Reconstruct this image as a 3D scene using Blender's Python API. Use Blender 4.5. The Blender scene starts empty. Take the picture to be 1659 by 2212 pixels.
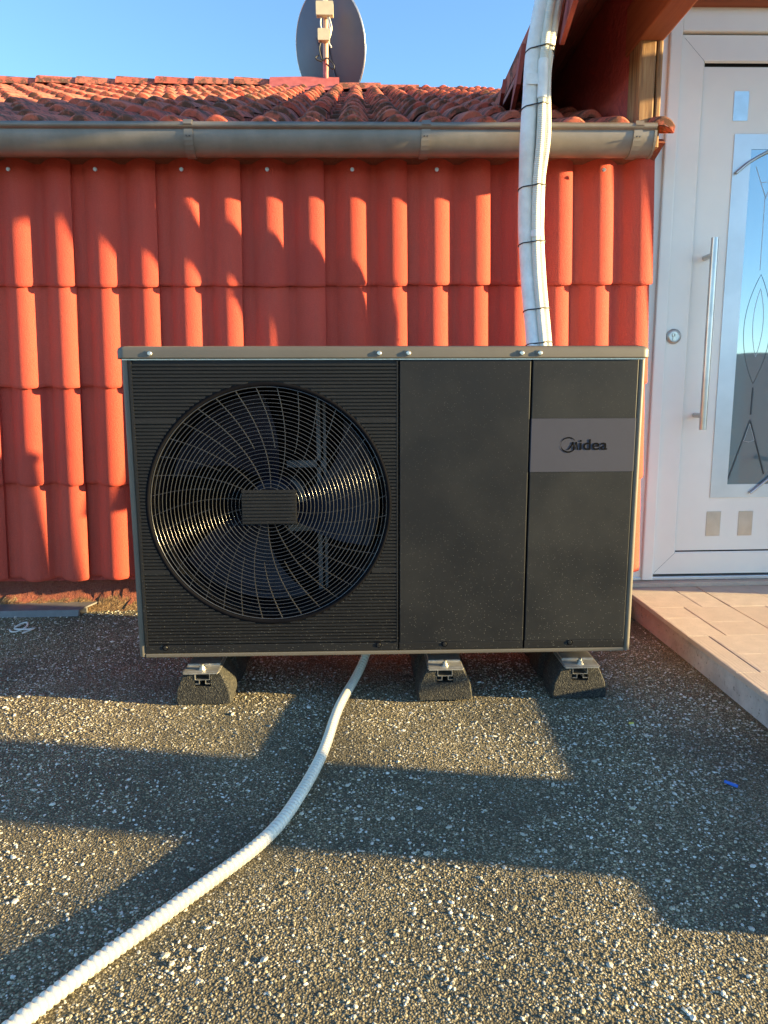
import bpy, math, random
import numpy as np
from mathutils import Vector, Matrix, Euler

random.seed(7); rng = np.random.default_rng(11)
R = math.radians
SC = bpy.context.scene
COL = SC.collection

# ------------------------------------------------------------------ camera
cam = bpy.data.cameras.new("camera")
cam.sensor_fit = 'HORIZONTAL'; cam.sensor_width = 36.0
cam.lens = 36.0 * 1533.0 / 1659.0
cam.clip_start = 0.02; cam.clip_end = 20000
cam_o = bpy.data.objects.new("camera", cam); COL.objects.link(cam_o)
def cam_matrix(loc, pitch, yaw, roll):
    p, y, r = R(pitch), R(yaw), R(roll)
    F = Vector((math.sin(y)*math.cos(p), math.cos(y)*math.cos(p), -math.sin(p)))
    rt = Vector((math.cos(y), -math.sin(y), 0)); up = rt.cross(F)
    r2 = rt*math.cos(r) - up*math.sin(r); u2 = rt*math.sin(r) + up*math.cos(r)
    m = Matrix((r2, u2, -F)).transposed().to_4x4(); m.translation = loc
    return m
cam_o.matrix_world = cam_matrix((0, 0, 0.87), 9.5, 1.7, 0.47)
SC.camera = cam_o

# ------------------------------------------------------------------ light
SUN_EL, SUN_AZ = R(9.4), R(10.0)          # azimuth is measured from +X towards -Y
sun_dir = Vector((math.cos(SUN_AZ)*math.cos(SUN_EL), -math.sin(SUN_AZ)*math.cos(SUN_EL), math.sin(SUN_EL)))
world = bpy.data.worlds.new("World"); SC.world = world; world.use_nodes = True
nt = world.node_tree; bg = nt.nodes['Background']
sky = nt.nodes.new('ShaderNodeTexSky'); sky.sky_type = 'NISHITA'; sky.sun_disc = False
sky.sun_elevation = SUN_EL
sky.sun_rotation = math.pi/2 + SUN_AZ
sky.altitude = 200; sky.air_density = 0.82; sky.dust_density = 0.12; sky.ozone_density = 3.5
wb = nt.nodes.new('ShaderNodeMix'); wb.data_type = 'RGBA'; wb.blend_type = 'MULTIPLY'      # the camera's warm white balance
wb.inputs[0].default_value = 1.0; wb.inputs[7].default_value = (1.05, 0.985, 0.88, 1)
nt.links.new(sky.outputs[0], wb.inputs[6]); nt.links.new(wb.outputs[2], bg.inputs[0]); bg.inputs[1].default_value = 0.12
sl = bpy.data.lights.new("sun", 'SUN'); sl.energy = 4.5; sl.angle = R(0.8); sl.color = (1.0, 0.76, 0.36)
so = bpy.data.objects.new("sun", sl); COL.objects.link(so)
so.rotation_euler = (-sun_dir).to_track_quat('-Z', 'Y').to_euler()
SC.view_settings.view_transform = 'Standard'; SC.view_settings.look = 'None'
SC.view_settings.gamma = 1.0; SC.view_settings.exposure = 2.33
SC.cycles.max_bounces = 8

# ------------------------------------------------------------------ materials
def N(t, typ, **kw):
    n = t.nodes.new(typ)
    for k, v in kw.items(): setattr(n, k, v)
    return n
def ramp(t, fac, stops):
    r = N(t, 'ShaderNodeValToRGB'); e = r.color_ramp.elements
    while len(e) < len(stops): e.new(0.5)
    for i, (p, c) in enumerate(stops):
        e[i].position = p; e[i].color = (c if len(c) == 4 else (*c, 1))
    t.links.new(fac, r.inputs[0]); return r.outputs[0]
def noise(t, co, scale, detail=4, rough=0.6):
    n = N(t, 'ShaderNodeTexNoise'); n.inputs['Scale'].default_value = scale
    n.inputs['Detail'].default_value = detail; n.inputs['Roughness'].default_value = rough
    t.links.new(co, n.inputs['Vector']); return n.outputs['Fac']
def mixc(t, fac, a, b, mode='MIX'):
    m = N(t, 'ShaderNodeMix', data_type='RGBA', blend_type=mode)
    for s, v in ((0, fac), (6, a), (7, b)):
        if isinstance(v, (int, float)): m.inputs[s].default_value = v
        elif isinstance(v, tuple): m.inputs[s].default_value = (*v, 1)
        else: t.links.new(v, m.inputs[s])
    return m.outputs[2]
def base(name, rough=0.5, metal=0.0, spec=0.5):
    m = bpy.data.materials.new(name); m.use_nodes = True; t = m.node_tree
    b = t.nodes['Principled BSDF']
    b.inputs['Roughness'].default_value = rough; b.inputs['Metallic'].default_value = metal
    b.inputs['Specular IOR Level'].default_value = spec
    g = N(t, 'ShaderNodeNewGeometry')
    return m, t, b, g.outputs['Position']
def bump(t, b, h, strength, dist=0.002, prev=None):
    n = N(t, 'ShaderNodeBump'); n.inputs['Strength'].default_value = strength; n.inputs['Distance'].default_value = dist
    t.links.new(h, n.inputs['Height'])
    if prev is not None: t.links.new(prev, n.inputs['Normal'])
    t.links.new(n.outputs[0], b.inputs['Normal']); return n.outputs[0]
def simple(name, c1, c2=None, sc=30, rough=0.5, metal=0.0, spec=0.5, bsc=None, bst=0.2, bd=0.002, lo=0.35, hi=0.65):
    m, t, b, p = base(name, rough, metal, spec)
    if c2 is None: c2 = tuple(0.8*x for x in c1)
    t.links.new(ramp(t, noise(t, p, sc), [(lo, c2), (hi, c1)]), b.inputs['Base Color'])
    rr = N(t, 'ShaderNodeMapRange'); rr.inputs[3].default_value = max(0.03, rough-0.08); rr.inputs[4].default_value = min(1, rough+0.12)
    t.links.new(noise(t, p, sc*0.6), rr.inputs[0]); t.links.new(rr.outputs[0], b.inputs['Roughness'])
    if bsc: bump(t, b, noise(t, p, bsc, 3), bst, bd)
    return m

def tile_material(name, moss):
    m, t, b, p = base(name, 0.78 if not moss else 0.85, 0, 0.25)
    oi = N(t, 'ShaderNodeObjectInfo')
    c = ramp(t, oi.outputs['Random'], [(0.0, (0.54, 0.068, 0.042)), (0.35, (0.62, 0.092, 0.058)), (0.7, (0.57, 0.076, 0.05)), (1.0, (0.49, 0.066, 0.046))])
    c = mixc(t, ramp(t, noise(t, p, 7, 5), [(0.42, (0, 0, 0)), (0.75, (0.35,)*3)]), c, (0.42, 0.08, 0.05))
    c = mixc(t, ramp(t, noise(t, p, 260, 2), [(0.35, (0.25,)*3), (0.6, (0, 0, 0))]), c, (0.38, 0.05, 0.026))
    v = N(t, 'ShaderNodeTexVoronoi'); v.inputs['Scale'].default_value = 38; t.links.new(p, v.inputs['Vector'])
    mp = N(t, 'ShaderNodeMapping'); mp.inputs['Scale'].default_value = (30, 30, 2.5); t.links.new(p, mp.inputs[0])
    c = mixc(t, ramp(t, noise(t, mp.outputs[0], 1.0, 5, 0.6), [(0.5, (0, 0, 0)), (0.75, (0.30,)*3)]), c, (0.40, 0.10, 0.07))
    if moss:
        c = mixc(t, ramp(t, oi.outputs['Random'], [(0.0, (0.45,)*3), (1, (0.15,)*3)]), c, (0.60, 0.27, 0.18))
        m1 = ramp(t, noise(t, p, 14, 8, 0.75), [(0.46, (0, 0, 0)), (0.56, (0.85,)*3)])
        c = mixc(t, m1, c, (0.075, 0.055, 0.038))
        m2 = ramp(t, noise(t, p, 45, 4, 0.7), [(0.62, (0, 0, 0)), (0.68, (0.7,)*3)])
        c = mixc(t, m2, c, (0.30, 0.27, 0.17))
    else:
        c = mixc(t, ramp(t, v.outputs['Distance'], [(0.02, (0.55,)*3), (0.05, (0, 0, 0))]), c, (0.5, 0.2, 0.14))
    t.links.new(c, b.inputs['Base Color'])
    n1 = bump(t, b, noise(t, p, 300, 3, 0.7), 0.7, 0.004)
    bump(t, b, noise(t, p, 22, 4), 0.25, 0.006, n1)
    return m

MAT = {}
MAT['tile'] = tile_material('clay_red_concrete', False)
MAT['tile_old'] = tile_material('weathered_red_tile', True)
def ac_black(name, c, dust, rough):
    m, t, b, p = base(name, rough, 0, 0.25)
    v = N(t, 'ShaderNodeTexVoronoi'); v.inputs['Scale'].default_value = 260; t.links.new(p, v.inputs['Vector'])
    pat = ramp(t, noise(t, p, 5, 5), [(0.38, (0, 0, 0)), (0.7, (1, 1, 1))])
    sp = ramp(t, v.outputs['Distance'], [(0.10, (1, 1, 1)), (0.2, (0, 0, 0))])
    col = N(t, 'ShaderNodeSeparateColor'); t.links.new(v.outputs['Color'], col.inputs[0])
    sel = ramp(t, col.outputs[0], [(0.72, (0, 0, 0)), (0.76, (1, 1, 1))])
    k = mixc(t, 1.0, sp, sel, 'MULTIPLY'); 
    sx = N(t, 'ShaderNodeSeparateXYZ'); t.links.new(p, sx.inputs[0])
    low = ramp(t, sx.outputs['Z'], [(0.15, (1, 1, 1)), (0.55, (0.22,)*3)])
    k = mixc(t, 1.0, k, low, 'MULTIPLY')
    film = mixc(t, 1.0, pat, (dust,)*3, 'MULTIPLY')
    cc = mixc(t, film, c, (0.16, 0.15, 0.125))
    cc = mixc(t, k, cc, (0.38, 0.36, 0.3))
    t.links.new(cc, b.inputs['Base Color'])
    rr = N(t, 'ShaderNodeMapRange'); rr.inputs[3].default_value = rough-0.06; rr.inputs[4].default_value = rough+0.15
    t.links.new(noise(t, p, 9, 5), rr.inputs[0]); t.links.new(rr.outputs[0], b.inputs['Roughness'])
    bump(t, b, noise(t, p, 900, 2), 0.25, 0.0006)
    return m
MAT['black'] = ac_black('dusty_black_paint', (0.011, 0.011, 0.012), 0.03, 0.44)
MAT['panel'] = ac_black('dusty_black_panel', (0.011, 0.0115, 0.013), 0.06, 0.42)
MAT['panel2'] = ac_black('speckled_black_panel', (0.014, 0.0145, 0.0155), 0.09, 0.40)
MAT['wire'] = simple('black_gloss_wire', (0.035, 0.036, 0.04), rough=0.2, metal=0.0, spec=0.9)
MAT['cavity'] = simple('dark_plastic', (0.006, 0.006, 0.008), rough=0.75, spec=0.04)
MAT['blade'] = simple('blue_black_plastic', (0.005, 0.006, 0.014), (0.008, 0.009, 0.02), sc=12, rough=0.5, spec=0.25)
MAT['bracket'] = simple('galvanised', (0.10, 0.105, 0.11), (0.07, 0.07, 0.075), rough=0.5, metal=0.4)
MAT['bronze'] = simple('bronze_grey_paint', (0.125, 0.108, 0.085), (0.108, 0.095, 0.075), sc=6, rough=0.46, metal=0.0, spec=0.45, bsc=700, bst=0.1, bd=0.0005)
MAT['badge'] = simple('grey_badge', (0.052, 0.053, 0.072), (0.048, 0.049, 0.066), sc=6, rough=0.6, spec=0.25)
MAT['ink'] = simple('black_print', (0.008, 0.008, 0.009), rough=0.9, spec=0.05)
MAT['screw'] = simple('zinc_screw', (0.7, 0.68, 0.62), (0.5, 0.48, 0.42), sc=300, rough=0.3, metal=0.9)
MAT['screw_dark'] = simple('dark_screw', (0.05, 0.05, 0.05), rough=0.3, metal=0.6)
MAT['zinc'] = simple('brown_zinc_gutter', (0.26, 0.225, 0.195), (0.20, 0.175, 0.15), sc=9, rough=0.46, metal=0.45, bsc=260, bst=0.15, bd=0.001)
MAT['alu'] = simple('aluminium', (0.62, 0.6, 0.56), (0.45, 0.44, 0.42), sc=60, rough=0.38, metal=0.9)
MAT['plate'] = simple('galvanised_plate', (0.46, 0.44, 0.40), (0.3, 0.29, 0.27), sc=40, rough=0.42, metal=0.6)
def rubber():
    m, t, b, p = base('granular_rubber', 0.8, 0, 0.3)
    v = N(t, 'ShaderNodeTexVoronoi'); v.inputs['Scale'].default_value = 330; t.links.new(p, v.inputs['Vector'])
    s = N(t, 'ShaderNodeSeparateColor'); t.links.new(v.outputs['Color'], s.inputs[0])
    t.links.new(ramp(t, s.outputs[0], [(0.0, (0.015, 0.015, 0.014)), (0.7, (0.035, 0.034, 0.03)), (1.0, (0.085, 0.078, 0.06))]), b.inputs['Base Color'])
    bump(t, b, v.outputs['Distance'], 0.7, 0.003); return m
MAT['rubber'] = rubber()
MAT['hose'] = simple('white_pvc_hose', (0.85, 0.78, 0.62), (0.77, 0.70, 0.55), sc=14, rough=0.4, spec=0.5)
MAT['conduit'] = simple('ivory_conduit', (0.74, 0.72, 0.64), (0.66, 0.64, 0.56), sc=20, rough=0.45)
MAT['foam'] = simple('white_insulation_sleeve', (0.86, 0.86, 0.83), (0.74, 0.74, 0.71), sc=25, rough=0.55, bsc=70, bst=0.5, bd=0.006)
MAT['tie'] = simple('black_zip_tie', (0.015, 0.016, 0.02), rough=0.4)
MAT['white'] = simple('white_upvc', (0.88, 0.84, 0.755), (0.83, 0.79, 0.71), sc=3, rough=0.32)
MAT['gasket'] = simple('black_gasket', (0.02, 0.02, 0.02), rough=0.6)
MAT['steel'] = simple('brushed_steel', (0.58, 0.57, 0.55), (0.5, 0.49, 0.47), sc=18, rough=0.3, metal=1.0)
MAT['satin'] = simple('satin_steel_sheet', (0.66, 0.68, 0.69), (0.58, 0.6, 0.61), sc=5, rough=0.42, metal=0.85)
def glassm():
    m, t, b, p = base('mirror_tinted_glass', 0.03, 0.0, 0.5)
    b.inputs['Base Color'].default_value = (0.12, 0.185, 0.21, 1); b.inputs['IOR'].default_value = 3.9
    b.inputs['Specular Tint'].default_value = (0.85, 0.97, 1.0, 1)
    bump(t, b, noise(t, p, 3, 1), 0.05, 0.002); return m
MAT['glass'] = glassm()
MAT['etch'] = simple('etched_line', (0.5, 0.56, 0.58), rough=0.4)
MAT['etch_dark'] = simple('dark_lead_line', (0.05, 0.07, 0.08), rough=0.4)
def wood(name, c1, c2, c3, sc=1.0, axis='Z'):
    m, t, b, p = base(name, 0.7, 0, 0.3)
    mp = N(t, 'ShaderNodeMapping'); t.links.new(p, mp.inputs[0])
    mp.inputs['Scale'].default_value = (60*sc, 60*sc, 3*sc) if axis == 'Z' else (60*sc, 3*sc, 60*sc) if axis == 'Y' else (3*sc, 60*sc, 60*sc)
    n = noise(t, mp.outputs[0], 1.0, 8, 0.65)
    t.links.new(ramp(t, n, [(0.3, c3), (0.5, c2), (0.68, c1)]), b.inputs['Base Color'])
    bump(t, b, n, 0.5, 0.003); return m
MAT['post'] = wood('peeling_timber', (0.46, 0.29, 0.14), (0.32, 0.17, 0.075), (0.09, 0.05, 0.03))
MAT['beam'] = wood('red_brown_timber', (0.40, 0.125, 0.055), (0.34, 0.10, 0.045), (0.24, 0.07, 0.035), 0.5, 'Y')
MAT['soffit'] = wood('dark_red_board', (0.52, 0.20, 0.15), (0.46, 0.17, 0.13), (0.34, 0.12, 0.095), 0.5, 'Y')
MAT['lintel'] = wood('red_brown_lintel', (0.40, 0.125, 0.055), (0.34, 0.10, 0.045), (0.24, 0.07, 0.035), 0.5, 'X')
MAT['plaster'] = simple('red_rough_plaster', (0.52, 0.085, 0.07), (0.42, 0.07, 0.06), sc=9, rough=0.8, bsc=45, bst=0.9, bd=0.012)
MAT['verge'] = simple('red_verge_tile', (0.46, 0.10, 0.07), (0.33, 0.07, 0.05), sc=16, rough=0.75, bsc=300, bst=0.4)
MAT['flash'] = simple('pink_painted_flashing', (0.52, 0.13, 0.115), (0.40, 0.09, 0.08), sc=18, rough=0.6)
MAT['dish'] = simple('slate_grey_dish', (0.085, 0.092, 0.12), (0.075, 0.082, 0.11), sc=5, rough=0.5)
MAT['mast'] = simple('mast_paint', (0.60, 0.40, 0.27), (0.55, 0.26, 0.17), sc=9, rough=0.55)
MAT['beige'] = simple('beige_box', (0.62, 0.54, 0.36), (0.55, 0.48, 0.32), sc=15, rough=0.5)
MAT['cable'] = simple('black_cable', (0.025, 0.025, 0.025), rough=0.5)
MAT['cable_w'] = simple('white_cable', (0.7, 0.68, 0.62), rough=0.5)
MAT['rail'] = simple('dark_painted_steel', (0.05, 0.05, 0.055), rough=0.5)
MAT['render_wall'] = simple('cream_render', (0.5, 0.42, 0.32), (0.42, 0.35, 0.27), rough=0.9, bsc=120, bst=0.5)
MAT['channel'] = simple('grey_plastic_profile', (0.17, 0.165, 0.17), (0.13, 0.127, 0.13), sc=22, rough=0.45)
def concrete():
    m, t, b, p = base('pink_stained_concrete', 0.85, 0, 0.3)
    c = ramp(t, noise(t, p, 12, 6), [(0.35, (0.36, 0.33, 0.31)), (0.65, (0.52, 0.48, 0.45))])
    sx = N(t, 'ShaderNodeSeparateXYZ'); t.links.new(p, sx.inputs[0])
    c = mixc(t, ramp(t, sx.outputs['Y'], [(0.0, (0, 0, 0)), (1.0, (0, 0, 0))]), c, c)
    mr = N(t, 'ShaderNodeMapRange'); mr.inputs[1].default_value = 2.1; mr.inputs[2].default_value = 2.62
    t.links.new(sx.outputs['Y'], mr.inputs[0])
    c = mixc(t, mr.outputs[0], c, (0.5, 0.24, 0.16))
    c = mixc(t, ramp(t, noise(t, p, 60, 4, 0.8), [(0.6, (0, 0, 0)), (0.68, (0.8,)*3)]), c, (0.09, 0.085, 0.07))
    t.links.new(c, b.inputs['Base Color']); bump(t, b, noise(t, p, 90, 5), 0.5, 0.004); return m
MAT['concrete'] = concrete()
def paver():
    m, t, b, p = base('tan_wood_grain_paver', 0.75, 0, 0.3)
    oi = N(t, 'ShaderNodeObjectInfo')
    c = ramp(t, oi.outputs['Random'], [(0, (0.52, 0.41, 0.325)), (1, (0.58, 0.47, 0.38))])
    mp = N(t, 'ShaderNodeMapping'); mp.inputs['Scale'].default_value = (26, 5, 10); t.links.new(p, mp.inputs[0])
    w = N(t, 'ShaderNodeTexWave'); w.inputs['Scale'].default_value = 1.2; w.inputs['Distortion'].default_value = 7; w.inputs['Detail'].default_value = 3
    t.links.new(mp.outputs[0], w.inputs[0])
    c = mixc(t, ramp(t, noise(t, p, 20, 6), [(0.4, (0.4,)*3), (0.65, (0, 0, 0))]), c, (0.42, 0.33, 0.265))
    c = mixc(t, ramp(t, noise(t, p, 330, 2), [(0.6, (0, 0, 0)), (0.7, (0.6,)*3)]), c, (0.25, 0.2, 0.16))
    t.links.new(c, b.inputs['Base Color'])
    n1 = bump(t, b, w.outputs['Fac'], 0.16, 0.003)
    bump(t, b, noise(t, p, 300, 3), 0.4, 0.002, n1); return m
MAT['paver'] = paver()
def terrace_m():
    m, t, b, p = base('gritty_roof_screed', 0.9, 0, 0.25)
    v = N(t, 'ShaderNodeTexVoronoi'); v.inputs['Scale'].default_value = 240; t.links.new(p, v.inputs['Vector'])
    s = N(t, 'ShaderNodeSeparateColor'); t.links.new(v.outputs['Color'], s.inputs[0])
    c = ramp(t, s.outputs[0], [(0.0, (0.14, 0.117, 0.07)), (0.5, (0.28, 0.232, 0.138)), (0.85, (0.44, 0.375, 0.24)), (1.0, (0.62, 0.55, 0.42))])
    c = mixc(t, ramp(t, v.outputs['Distance'], [(0.3, (0, 0, 0)), (0.65, (1, 1, 1))]), c, (0.11, 0.092, 0.055))
    c = mixc(t, ramp(t, noise(t, p, 3.5, 5, 0.65), [(0.40, (0.6,)*3), (0.58, (0, 0, 0))]), c, (0.09, 0.08, 0.055))
    t.links.new(c, b.inputs['Base Color'])
    inv = N(t, 'ShaderNodeMath', operation='SUBTRACT'); inv.inputs[0].default_value = 1; t.links.new(v.outputs['Distance'], inv.inputs[1])
    n1 = bump(t, b, inv.outputs[0], 1.0, 0.0035)
    bump(t, b, noise(t, p, 90, 4, 0.7), 0.6, 0.006, n1); return m
MAT['terrace'] = terrace_m()
def pebble_m():
    m, t, b, p = base('pale_pebble', 0.75, 0, 0.35)
    a = N(t, 'ShaderNodeAttribute'); a.attribute_name = 'tone'
    c = ramp(t, a.outputs['Fac'], [(0.0, (0.15, 0.125, 0.072)), (0.3, (0.33, 0.27, 0.155)), (0.55, (0.52, 0.44, 0.27)), (0.8, (0.70, 0.65, 0.52)), (1.0, (0.86, 0.83, 0.74))])
    c = mixc(t, ramp(t, noise(t, p, 400, 3), [(0.35, (0.35,)*3), (0.6, (0, 0, 0))]), c, (0.16, 0.14, 0.11))
    c = mixc(t, ramp(t, noise(t, p, 2.6, 6, 0.65), [(0.40, (0.62,)*3), (0.56, (0, 0, 0))]), c, (0.115, 0.10, 0.07))
    t.links.new(c, b.inputs['Base Color']); bump(t, b, noise(t, p, 500, 3), 0.4, 0.001); return m
MAT['pebble'] = pebble_m()
def cove_m():
    m, t, b, p = base('mortar_cove', 0.9, 0, 0.25)
    c = ramp(t, noise(t, p, 110, 4, 0.8), [(0.35, (0.05, 0.035, 0.022)), (0.5, (0.19, 0.11, 0.055)), (0.62, (0.36, 0.23, 0.11)), (0.72, (0.6, 0.55, 0.45))])
    sx = N(t, 'ShaderNodeSeparateXYZ'); t.links.new(p, sx.inputs[0])
    ad = N(t, 'ShaderNodeMath', operation='MULTIPLY_ADD'); t.links.new(noise(t, p, 16, 5, 0.7), ad.inputs[0]); ad.inputs[1].default_value = 0.16
    t.links.new(sx.outputs['Z'], ad.inputs[2])
    c = mixc(t, ramp(t, ad.outputs[0], [(0.165, (0, 0, 0)), (0.185, (0.85,)*3)]), c, (0.30, 0.085, 0.06))
    t.links.new(c, b.inputs['Base Color']); bump(t, b, noise(t, p, 100, 6, 0.7), 1.0, 0.012); return m
MAT['cove'] = cove_m()
MAT['land'] = simple('far_land', (0.10, 0.12, 0.07), (0.22, 0.20, 0.15), sc=0.02, rough=0.95)
MAT['hill'] = simple('far_hill', (0.05, 0.065, 0.06), (0.04, 0.055, 0.05), sc=0.004, rough=0.95)
MAT['town'] = simple('far_house', (0.75, 0.68, 0.58), (0.45, 0.28, 0.2), sc=0.09, rough=0.9)
MAT['blue'] = simple('blue_scrap', (0.03, 0.16, 0.6), rough=0.4)
MAT['yellow'] = simple('yellow_scrap', (0.75, 0.62, 0.12), rough=0.5)

# ------------------------------------------------------------------ builders
def wloc(o):
    v = Vector((0, 0, 0))
    while o is not None: v += o.location; o = o.parent
    return v
def tag(o, label=None, cat=None, group=None, kind=None):
    if label: o['label'] = label
    if cat: o['category'] = cat
    if group: o['group'] = group
    if kind: o['kind'] = kind
    return o
def root(name, loc, label, cat, group=None):
    o = bpy.data.objects.new(name, None); COL.objects.link(o); o.location = loc
    o.empty_display_size = 0.05
    return tag(o, label, cat, group)
def link(name, me, parent=None, loc=(0, 0, 0), rot=None):
    o = bpy.data.objects.new(name, me); COL.objects.link(o); o.location = loc
    if rot is not None: o.rotation_euler = rot
    if parent is not None: o.parent = parent
    return o
class MB:
    """collects shapes for ONE mesh object"""
    def __init__(s): s.v = []; s.f = []; s.sm = []
    def add(s, vs, fs, smooth=False):
        n = len(s.v); s.v += [tuple(v) for v in vs]
        for f in fs: s.f.append(tuple(i+n for i in f)); s.sm.append(smooth)
        return s
    def box(s, x0, x1, y0, y1, z0, z1):
        vs = [(x, y, z) for z in (z0, z1) for y in (y0, y1) for x in (x0, x1)]
        return s.add(vs, [(0, 2, 3, 1), (4, 5, 7, 6), (0, 1, 5, 4), (2, 6, 7, 3), (0, 4, 6, 2), (1, 3, 7, 5)])
    def rbox(s, x0, x1, y0, y1, z0, z1, b=0.003, seg=2, ax='Y'):
        """box whose four edges along axis ax are rounded"""
        def prof(a0, a1, c0, c1):
            out = []
            for (ca, cc, st) in ((a1-b, c1-b, 0), (a0+b, c1-b, 90), (a0+b, c0+b, 180), (a1-b, c0+b, 270)):
                for k in range(seg+1):
                    a = R(st+90*k/seg); out.append((ca+b*math.cos(a), cc+b*math.sin(a)))
            return out
        if ax == 'Y': P = prof(x0, x1, z0, z1); A = [(p, y0, q) for p, q in P]; B = [(p, y1, q) for p, q in P]
        elif ax == 'X': P = prof(y0, y1, z0, z1); A = [(x0, p, q) for p, q in P]; B = [(x1, p, q) for p, q in P]
        else: P = prof(x0, x1, y0, y1); A = [(p, q, z0) for p, q in P]; B = [(p, q, z1) for p, q in P]
        n = len(A)
        s.add(A+B, [(i, (i+1) % n, n+(i+1) % n, n+i) for i in range(n)] + [tuple(range(n))[::-1], tuple(range(n, 2*n))])
        return s
    def tube(s, pts, rad, sides=8, cap=True, smooth=True):
        pts = [Vector(p) for p in pts]; n = len(pts)
        rads = rad if isinstance(rad, (list, tuple, np.ndarray)) else [rad]*n
        t = [(pts[min(i+1, n-1)]-pts[max(i-1, 0)]).normalized() for i in range(n)]
        u = t[0].orthogonal().normalized(); rings = []
        for i in range(n):
            u = (u - t[i]*u.dot(t[i])).normalized(); w = t[i].cross(u)
            rings.append([pts[i]+(u*math.cos(2*math.pi*k/sides)+w*math.sin(2*math.pi*k/sides))*rads[i] for k in range(sides)])
        vs = [v for r in rings for v in r]; fs = []
        for i in range(n-1):
            for k in range(sides):
                a = i*sides+k; b = i*sides+(k+1) % sides; fs.append((a, b, b+sides, a+sides))
        s.add(vs, fs, smooth)
        if cap:
            s.add(rings[0], [tuple(range(sides))[::-1]]); s.add(rings[-1], [tuple(range(sides))])
        return s
    def cyl(s, p0, p1, r, sides=16): return s.tube([p0, p1], r, sides)
    def ring(s, c, r, tr, axis='Y', seg=72, sides=5):
        vs = []; fs = []
        for i in range(seg):
            a = 2*math.pi*i/seg; ca, sa = math.cos(a), math.sin(a)
            for k in range(sides):
                b = 2*math.pi*k/sides; q = r+tr*math.cos(b); h = tr*math.sin(b)
                vs.append((c[0]+q*ca, c[1]+h, c[2]+q*sa) if axis == 'Y' else (c[0]+q*ca, c[1]+q*sa, c[2]+h))
        for i in range(seg):
            for k in range(sides):
                a = i*sides+k; b = i*sides+(k+1) % sides; j = ((i+1) % seg)*sides
                fs.append((a, b, j+(k+1) % sides, j+k))
        return s.add(vs, fs, True)
    def prism(s, poly, y0, y1, axis='Y'):
        n = len(poly)
        if axis == 'Y': A = [(p, y0, q) for p, q in poly]; B = [(p, y1, q) for p, q in poly]
        elif axis == 'X': A = [(y0, p, q) for p, q in poly]; B = [(y1, p, q) for p, q in poly]
        else: A = [(p, q, y0) for p, q in poly]; B = [(p, q, y1) for p, q in poly]
        return s.add(A+B, [(i, (i+1) % n, n+(i+1) % n, n+i) for i in range(n)] + [tuple(range(n))[::-1], tuple(range(n, 2*n))])
    def mesh(s, name, mat):
        me = bpy.data.meshes.new(name); me.from_pydata(s.v, [], s.f); me.materials.append(mat)
        me.polygons.foreach_set('use_smooth', s.sm); me.update()
        return me
    def build(s, name, mat, parent=None, rel=True):
        """vertices are world coordinates when rel is True, local to the parent otherwise"""
        if rel:
            o = wloc(parent)
            if o.length > 0: s.v = [(x-o.x, y-o.y, z-o.z) for x, y, z in s.v]
        return link(name, s.mesh(name, mat), parent)
def fix_normals(o):
    import bmesh
    bm = bmesh.new(); bm.from_mesh(o.data); bmesh.ops.recalc_face_normals(bm, faces=bm.faces); bm.to_mesh(o.data); bm.free(); return o
def catmull(P, step):
    P = [Vector(p) for p in P]; P = [2*P[0]-P[1]]+P+[2*P[-1]-P[-2]]; out = []
    for i in range(1, len(P)-2):
        a, b, c, d = P[i-1:i+3]; n = max(2, int((c-b).length/step))
        for k in range(n):
            t = k/n; out.append(0.5*((2*b)+(-a+c)*t+(2*a-5*b+4*c-d)*t*t+(-a+3*b-3*c+d)*t*t*t))
    out.append(P[-2]); return out
def resample(pts, step):
    L = [0]
    for a, b in zip(pts, pts[1:]): L.append(L[-1]+(b-a).length)
    n = int(L[-1]/step); out = []; j = 0
    for i in range(n+1):
        s = i*step
        while j < len(L)-2 and L[j+1] < s: j += 1
        t = (s-L[j])/max(1e-9, L[j+1]-L[j]); out.append(pts[j].lerp(pts[j+1], t))
    return out
def corrugated(path, r, amp, pitch, sides=12, per=4):
    p = resample(catmull(path, pitch), pitch/per)
    rr = [r+amp*(1 if i % per < per-2 else (-0.7 if i % per == per-1 else 0.2)) for i in range(len(p))]
    return MB().tube(p, rr, sides)

# ------------------------------------------------------------------ far setting
def land():
    m = MB(); n = 40; S = 9000
    xs = np.linspace(-1, 1, n); xs = np.sign(xs)*np.abs(xs)**2*S
    vs = [(x, y, -6.5) for y in xs for x in xs]
    fs = [(j*n+i, j*n+i+1, (j+1)*n+i+1, (j+1)*n+i) for j in range(n-1) for i in range(n-1)]
    tag(m.add(vs, fs).build('ground', MAT['land']), kind='structure')
land()
def hills():
    m = MB(); n = 200; vs = []; fs = []
    for i in range(n+1):
        a = 2*math.pi*i/n
        h = 150+110*math.sin(3*a+1.0)+60*math.sin(7*a+2)+38*math.sin(17*a)+24*math.sin(31*a+1)+12*math.sin(67*a)
        h = max(60, h)*0.72
        for r, k in ((4200, 0), (4900, 0.55), (5600, 1.0), (7000, 0)):
            vs.append((r*math.cos(a), r*math.sin(a), -7+h*k*(1+0.12*math.sin(40*a+r))))
    for i in range(n):
        for k in range(3):
            a = i*4+k; fs.append((a, a+4, a+5, a+1))
    o = m.add(vs, fs, True).build('hills', MAT['hill']); tag(o, kind='structure'); fix_normals(o)
hills()

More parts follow.
